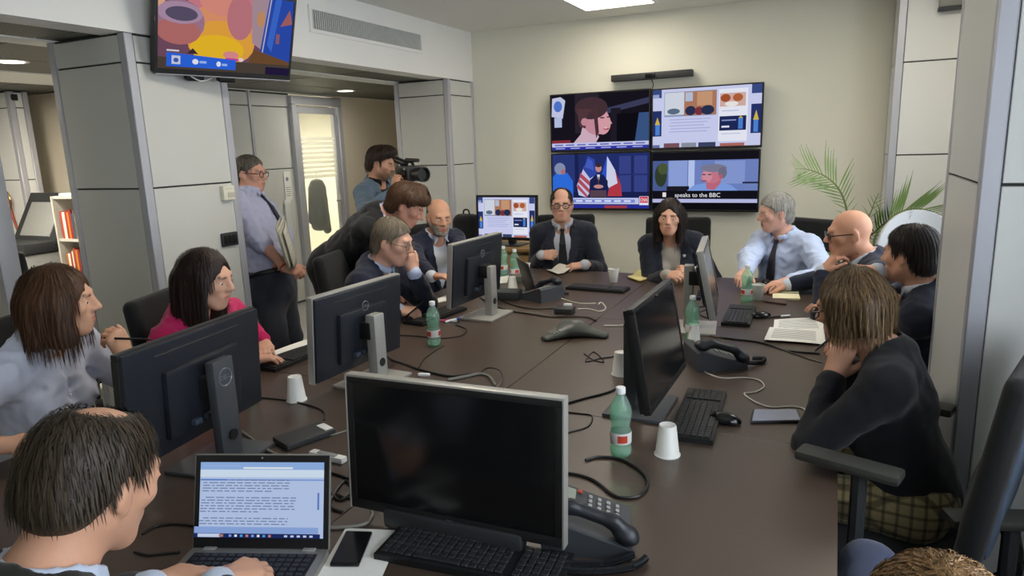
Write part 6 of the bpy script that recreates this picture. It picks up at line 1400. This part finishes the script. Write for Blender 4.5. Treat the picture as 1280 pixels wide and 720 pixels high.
t = thing('webcam_gadget', 'small dark gadget on the wooden cabinet below the lit monitor', 'gadget', (-2.17, 5.14, 0.815)); s = S(); s.ell((0, 0, 0.028), (0.055, 0.04, 0.03)); s.rbox((0, 0, 0.1), (0.2, 0.2, 0.099), None, 0.001, 0.003, 'i'); link('shell', s.mesh(0.006), M_black, t)
B().box((0.01, -0.03, 0.045), (0.05, 0.02, 0.012), 0.004).done('pale_top', M_pbtn, t)
t = thing('backpack', 'black backpack on the wooden cabinet left of the lit monitor', 'bag', (-2.90, 5.26, 0.815)); s = S(); s.rbox((0, 0, 0.13), (0.12, 0.10, 0.13), None, 0.08, 0.02); s.ell((0.0, -0.08, 0.09), (0.09, 0.05, 0.08), None, 0.03); s.add(lambda P: 0.005*noise3(P, 45, 2.0), (0, 0, 0.1), 1, 0, 'n'); link('bag_body', s.mesh(0.010), cloth('bag', '17181a'), t)
B().tube([(-0.03, 0, 0.255), (-0.02, 0, 0.29), (0.02, 0, 0.29), (0.03, 0, 0.255)], 0.008, 6, 4).done('handle', M_black, t)
# palm
pc = Vector((0.36, 5.50, 0))
t = thing('potted_palm', 'green feathery palm in a pot in the back right corner', 'plant', pc)
B().lathe([(0, 0.0), (0.13, 0.0), (0.165, 0.30), (0.18, 0.32), (0.18, 0.34), (0.155, 0.34), (0.15, 0.30), (0, 0.30)], 24).done('pot', mat('terracotta_dark', '5a4a40', 0.6), t)
B().lathe([(0, 0.31), (0.15, 0.305)], 20).done('soil', mat('soil', '2a221b', 0.9, bump=0.6, bscale=80), t)
M_leaf = mat('palm_leaf', '6f8a4a', 0.5, noise=0.15, nscale=20); M_stem = mat('palm_stem', '6f7a44', 0.5)
lf_ = B(); lf_.grid(6, 2, lambda u, v: (u, (v-0.5)*0.055*math.sin(PI*min(1, 0.12+u*0.95)), -0.10*u*u+0.03*abs(v-0.5))); leafmesh = lf_.mesh(180); leafmesh.materials.append(M_leaf)
def frond(path, lmax, n, side=(0, 1), up_=0.3, droop=0.0):
    P = [Vector(p)-pc for p in path]; f = bpy.data.objects.new
    fo = B().tube(P, lambda u: 0.008*(1-u)+0.002, 6, 6).done('frond', M_stem, t)
    m = len(P)-1
    for i in range(n):
        u = 0.28+0.70*i/(n-1); x = u*m; k = min(int(x), m-1); fr = x-k; p = P[k].lerp(P[k+1], fr); tg = (P[k+1]-P[k]).normalized()
        for sgn in (-1, 1):
            sd_ = tg.cross(Vector((0, -1, 0.15))).normalized()*sgn; d = (tg*0.75+sd_*0.62+Vector((0, sgn*0.25, -droop))).normalized()
            L = lmax*math.sin(PI*(0.12+0.82*(u-0.25)/0.75))*(0.85+0.3*random.random())
            z = tg.cross(d).normalized(); y = z.cross(d); M3 = Matrix((d*L, y*L, z*L)).transposed().to_4x4(); M3.translation = p
            o = f('leaflet', leafmesh); COL.objects.link(o); o.parent = fo; o.matrix_local = M3
A_ = lambda x, y, Y: aty(x, y, Y)
frond([pc+Vector((0.02, 0, 0.32)), A_(1066, 300, 5.25), A_(1057, 256, 5.2), A_(1047, 234, 5.15), A_(1031, 220, 5.1), A_(1010, 212, 5.05), A_(994, 211, 5.0)], 0.22, 22, droop=0.1)
frond([pc+Vector((0.03, 0, 0.32)), A_(1092, 310, 5.3), A_(1108, 278, 5.3), A_(1128, 264, 5.3), A_(1152, 261, 5.3), A_(1180, 270, 5.3)], 0.26, 22, droop=0.1)
frond([pc+Vector((0.0, 0.02, 0.32)), A_(1085, 310, 5.1), A_(1096, 288, 4.95), A_(1112, 276, 4.8), A_(1132, 277, 4.7)], 0.22, 16, droop=0.15)
frond([pc+Vector((-0.02, 0, 0.32)), A_(1060, 330, 5.0), A_(1050, 316, 4.85), A_(1038, 322, 4.75), A_(1030, 340, 4.7)], 0.2, 14, droop=0.3)
frond([pc+Vector((0.0, 0.03, 0.32)), A_(1080, 300, 5.45), A_(1090, 262, 5.5), A_(1098, 242, 5.5)], 0.10, 8)
# white shell chair
t = thing('shell_chair', 'white rounded shell chair behind the young man in the navy suit', 'chair', (0.50, 4.45, 0), 0.20)
def shell(u, v, off):
    a = (u-0.5)*2; w_ = 0.25*math.sqrt(max(0.0, 1-max(0, (v-0.62)/0.38)**2.2)); z = 0.45+0.74*v; return Vector((a*w_, 0.20+0.07*v-0.10*(a*w_/0.235)**2+off, z))
bb = B(); bb.grid(24, 40, lambda u, v: shell(u, 1-(1-v)**1.8, 0)); o = bb.done('back_shell', mat('shell_plastic', 'a4a7a8', 0.5, noise=0.02), t, smooth=180); sm_ = o.modifiers.new('thick', 'SOLIDIFY'); sm_.thickness = 0.018
s = S(); s.rbox((0, 0.0, 0.45), (0.235, 0.22, 0.03), None, 0.028, 0.01); link('seat', s.mesh(0.012), mat('shell_plastic', 'a4a7a8', 0.5, noise=0.02), t)
for a in (-1, 1):
    for b_ in (-1, 1): B().cyl((a*0.17, b_*0.16, 0.43), (a*0.21, b_*0.2, 0.0), 0.014, 0.010, 10).done('leg', M_alu, t)
# ================================================================ open office at the far left
sp = atd(65, 245, 5.6)
t = thing('bookshelf', 'pale grey bookshelf with books in the open office', 'bookshelf', (sp.x+0.28, sp.y+0.14, 0))
W2, D2, H2 = 0.62, 0.28, 1.36; M_shelf = mat('shelf_grey', 'b9b8ae', 0.55)
for a in (-1, 1): B().box((a*(W2/2-0.01), 0, H2/2), (0.02, D2, H2)).done('side_panel', M_shelf, t)
B().box((0, D2/2-0.006, H2/2), (W2-0.04, 0.01, H2)).done('back_panel', M_shelf, t)
for z in (0.05, 0.36, 0.68, 1.00, H2-0.01): B().box((0, 0, z), (W2-0.04, D2-0.015, 0.02)).done('shelf', M_shelf, t)
random.seed(11); bcols = ['a8402f', 'c9c4b4', '8a2f2a', 'd6d2c2', 'b86a2f', '3a4a5a', '9a3b34', 'e0dccb', '55504a', 'c07a30']
bn = ['red', 'cream', 'dark red', 'pale', 'orange', 'blue grey', 'crimson', 'white', 'grey', 'amber']
for zi, z in enumerate((1.01, 0.69)):
    x = sp.x+0.28-W2/2+0.035
    for k in range(10):
        wd2 = random.uniform(0.018, 0.034); hh = random.uniform(0.19, 0.25); ci = (k*3+zi*4) % 10
        b_ = thing('book', '%s spined book standing on the %s shelf of the office bookshelf' % (bn[ci], 'upper' if zi == 0 else 'lower'), 'book', (x+wd2/2, sp.y+0.11, z), 0, 'books on the office bookshelf')
        mc = mat('book_'+bcols[ci], bcols[ci], 0.6)
        B().box((0, -0.075, hh/2), (wd2, 0.004, hh)).done('spine', mc, b_)
        for a in (-1, 1): B().box((a*(wd2/2-0.001), 0, hh/2), (0.002, 0.15, hh)).done('cover', mc, b_)
        B().box((0, 0.0, hh/2), (wd2-0.004, 0.14, hh-0.008)).done('pages', M_paper, b_); x += wd2+0.002
t = thing('paper_stack', 'white sheets lying on top of the office bookshelf', 'paper', (sp.x+0.20, sp.y+0.12, H2)); B().box((0, 0, 0.012), (0.26, 0.2, 0.022), 0.002, 0.2).done('sheets', M_paper, t)
t = thing('hole_punch', 'small dark object on the paper stack on the bookshelf', 'stationery', (sp.x+0.24, sp.y+0.13, H2+0.024)); B().box((0, 0, 0.02), (0.12, 0.06, 0.04), 0.012).done('body', M_black, t); B().box((0, 0, 0.045), (0.10, 0.03, 0.015), 0.005).done('lever', M_dgrey, t)
# copier
cpz = atd(45, 300, 5.75); t = thing('copier', 'grey office copier with its lid raised beside the bookshelf', 'copier', (cpz.x-0.30, cpz.y+0.16, 0)); Mg = mat('copier_grey', '8f918e', 0.5)
B().box((0, 0, 0.45), (0.62, 0.55, 0.86), 0.01).done('body', Mg, t)
for k in range(3): d_ = B().box((0, -0.28, 0.18+0.2*k), (0.56, 0.02, 0.18), 0.006).done('drawer', Mg, t); B().box((0, -0.295, 0.22+0.2*k), (0.2, 0.02, 0.025), 0.006).done('handle', M_dgrey, d_)
B().box((0, 0, 0.93), (0.64, 0.56, 0.09), 0.012).done('scanner', M_dgrey, t)
B().box((-0.2, -0.30, 0.955), (0.24, 0.14, 0.03), 0.008, Matrix.Rotation(0.4, 4, 'X')).done('control_panel', M_black, t)
B().box((0.03, 0.10, 1.15), (0.60, 0.05, 0.48), 0.015, Matrix.Rotation(-0.5, 4, 'X')).done('raised_lid', M_dgrey, t)
B().box((0.03, 0.07, 1.145), (0.42, 0.02, 0.32), 0.006, Matrix.Rotation(-0.5, 4, 'X')).done('lid_pad', Mg, t)
# decorative sabre on the white pillar
sa = aty(8, 262, 3.80); t = thing('sabre', 'red handled ornamental sabre fixed to the distant white pillar', 'sabre', (sa.x, 3.83, sa.z)); Mr = mat('sabre_red', '8f3a24', 0.45)
B().tube([(0.0, 0, 0.10), (0.02, -0.005, 0.0), (0.05, -0.005, -0.12), (0.09, 0, -0.26)], lambda u: 0.016-0.006*u, 8, 5).done('scabbard', Mr, t)
B().tube([(-0.01, 0, 0.16), (0.0, -0.01, 0.10)], 0.016, 8, 2).done('grip', Mr, t)
B().tube([(-0.01, -0.012, 0.165), (0.05, -0.02, 0.14), (0.075, -0.02, 0.06), (0.03, -0.012, 0.0)], 0.007, 6, 5).done('hand_guard', mat('brass', '8a7340', 0.35, 0.7), t)
# small cameras on the beam, chair and jacket in the office
t = thing('wall_speaker', 'small black box fixed high on the distant pillar side', 'speaker', aty(15, 122, 3.90)); B().box((0, 0, 0), (0.09, 0.05, 0.055), 0.006).done('case', M_black, t); B().box((0, -0.027, 0), (0.07, 0.004, 0.035), 0.002).done('grille', M_dgrey, t)
oc = dup(proto, 'dark office chair standing in the open office beside the copier', (*atd(14, 330, 4.55)[:2], 0), 0.6); oc['group'] = 'office chairs'
t = thing('patterned_jacket', 'blue and white patterned jacket hung over the dark office chair', 'jacket', (*atd(30, 345, 4.2)[:2], 0)); s = S(); s.ecap((-0.12, 0, 0.92), (0.12, 0, 0.92), 0.05, 0.06, 0.05, 0.06, (0, 0, 1), 0.03); s.ecap((0, -0.05, 0.9), (0, -0.06, 0.55), 0.19, 0.05, 0.2, 0.05, (1, 0, 0), 0.03); s.add(lambda P: 0.006*noise3(P, 40, 3.0), (0, 0, 0.8), 1, 0, 'n')
mj = mat('patterned_cloth', '5a6678', 0.85, noise=0.9, nscale=40); link('cloth', s.mesh(0.011), mj, t)
rc = dup(proto, 'dark rounded office chair in front of the bookshelf', (*atd(97, 335, 4.7)[:2], 0), 2.9); rc['group'] = 'office chairs'
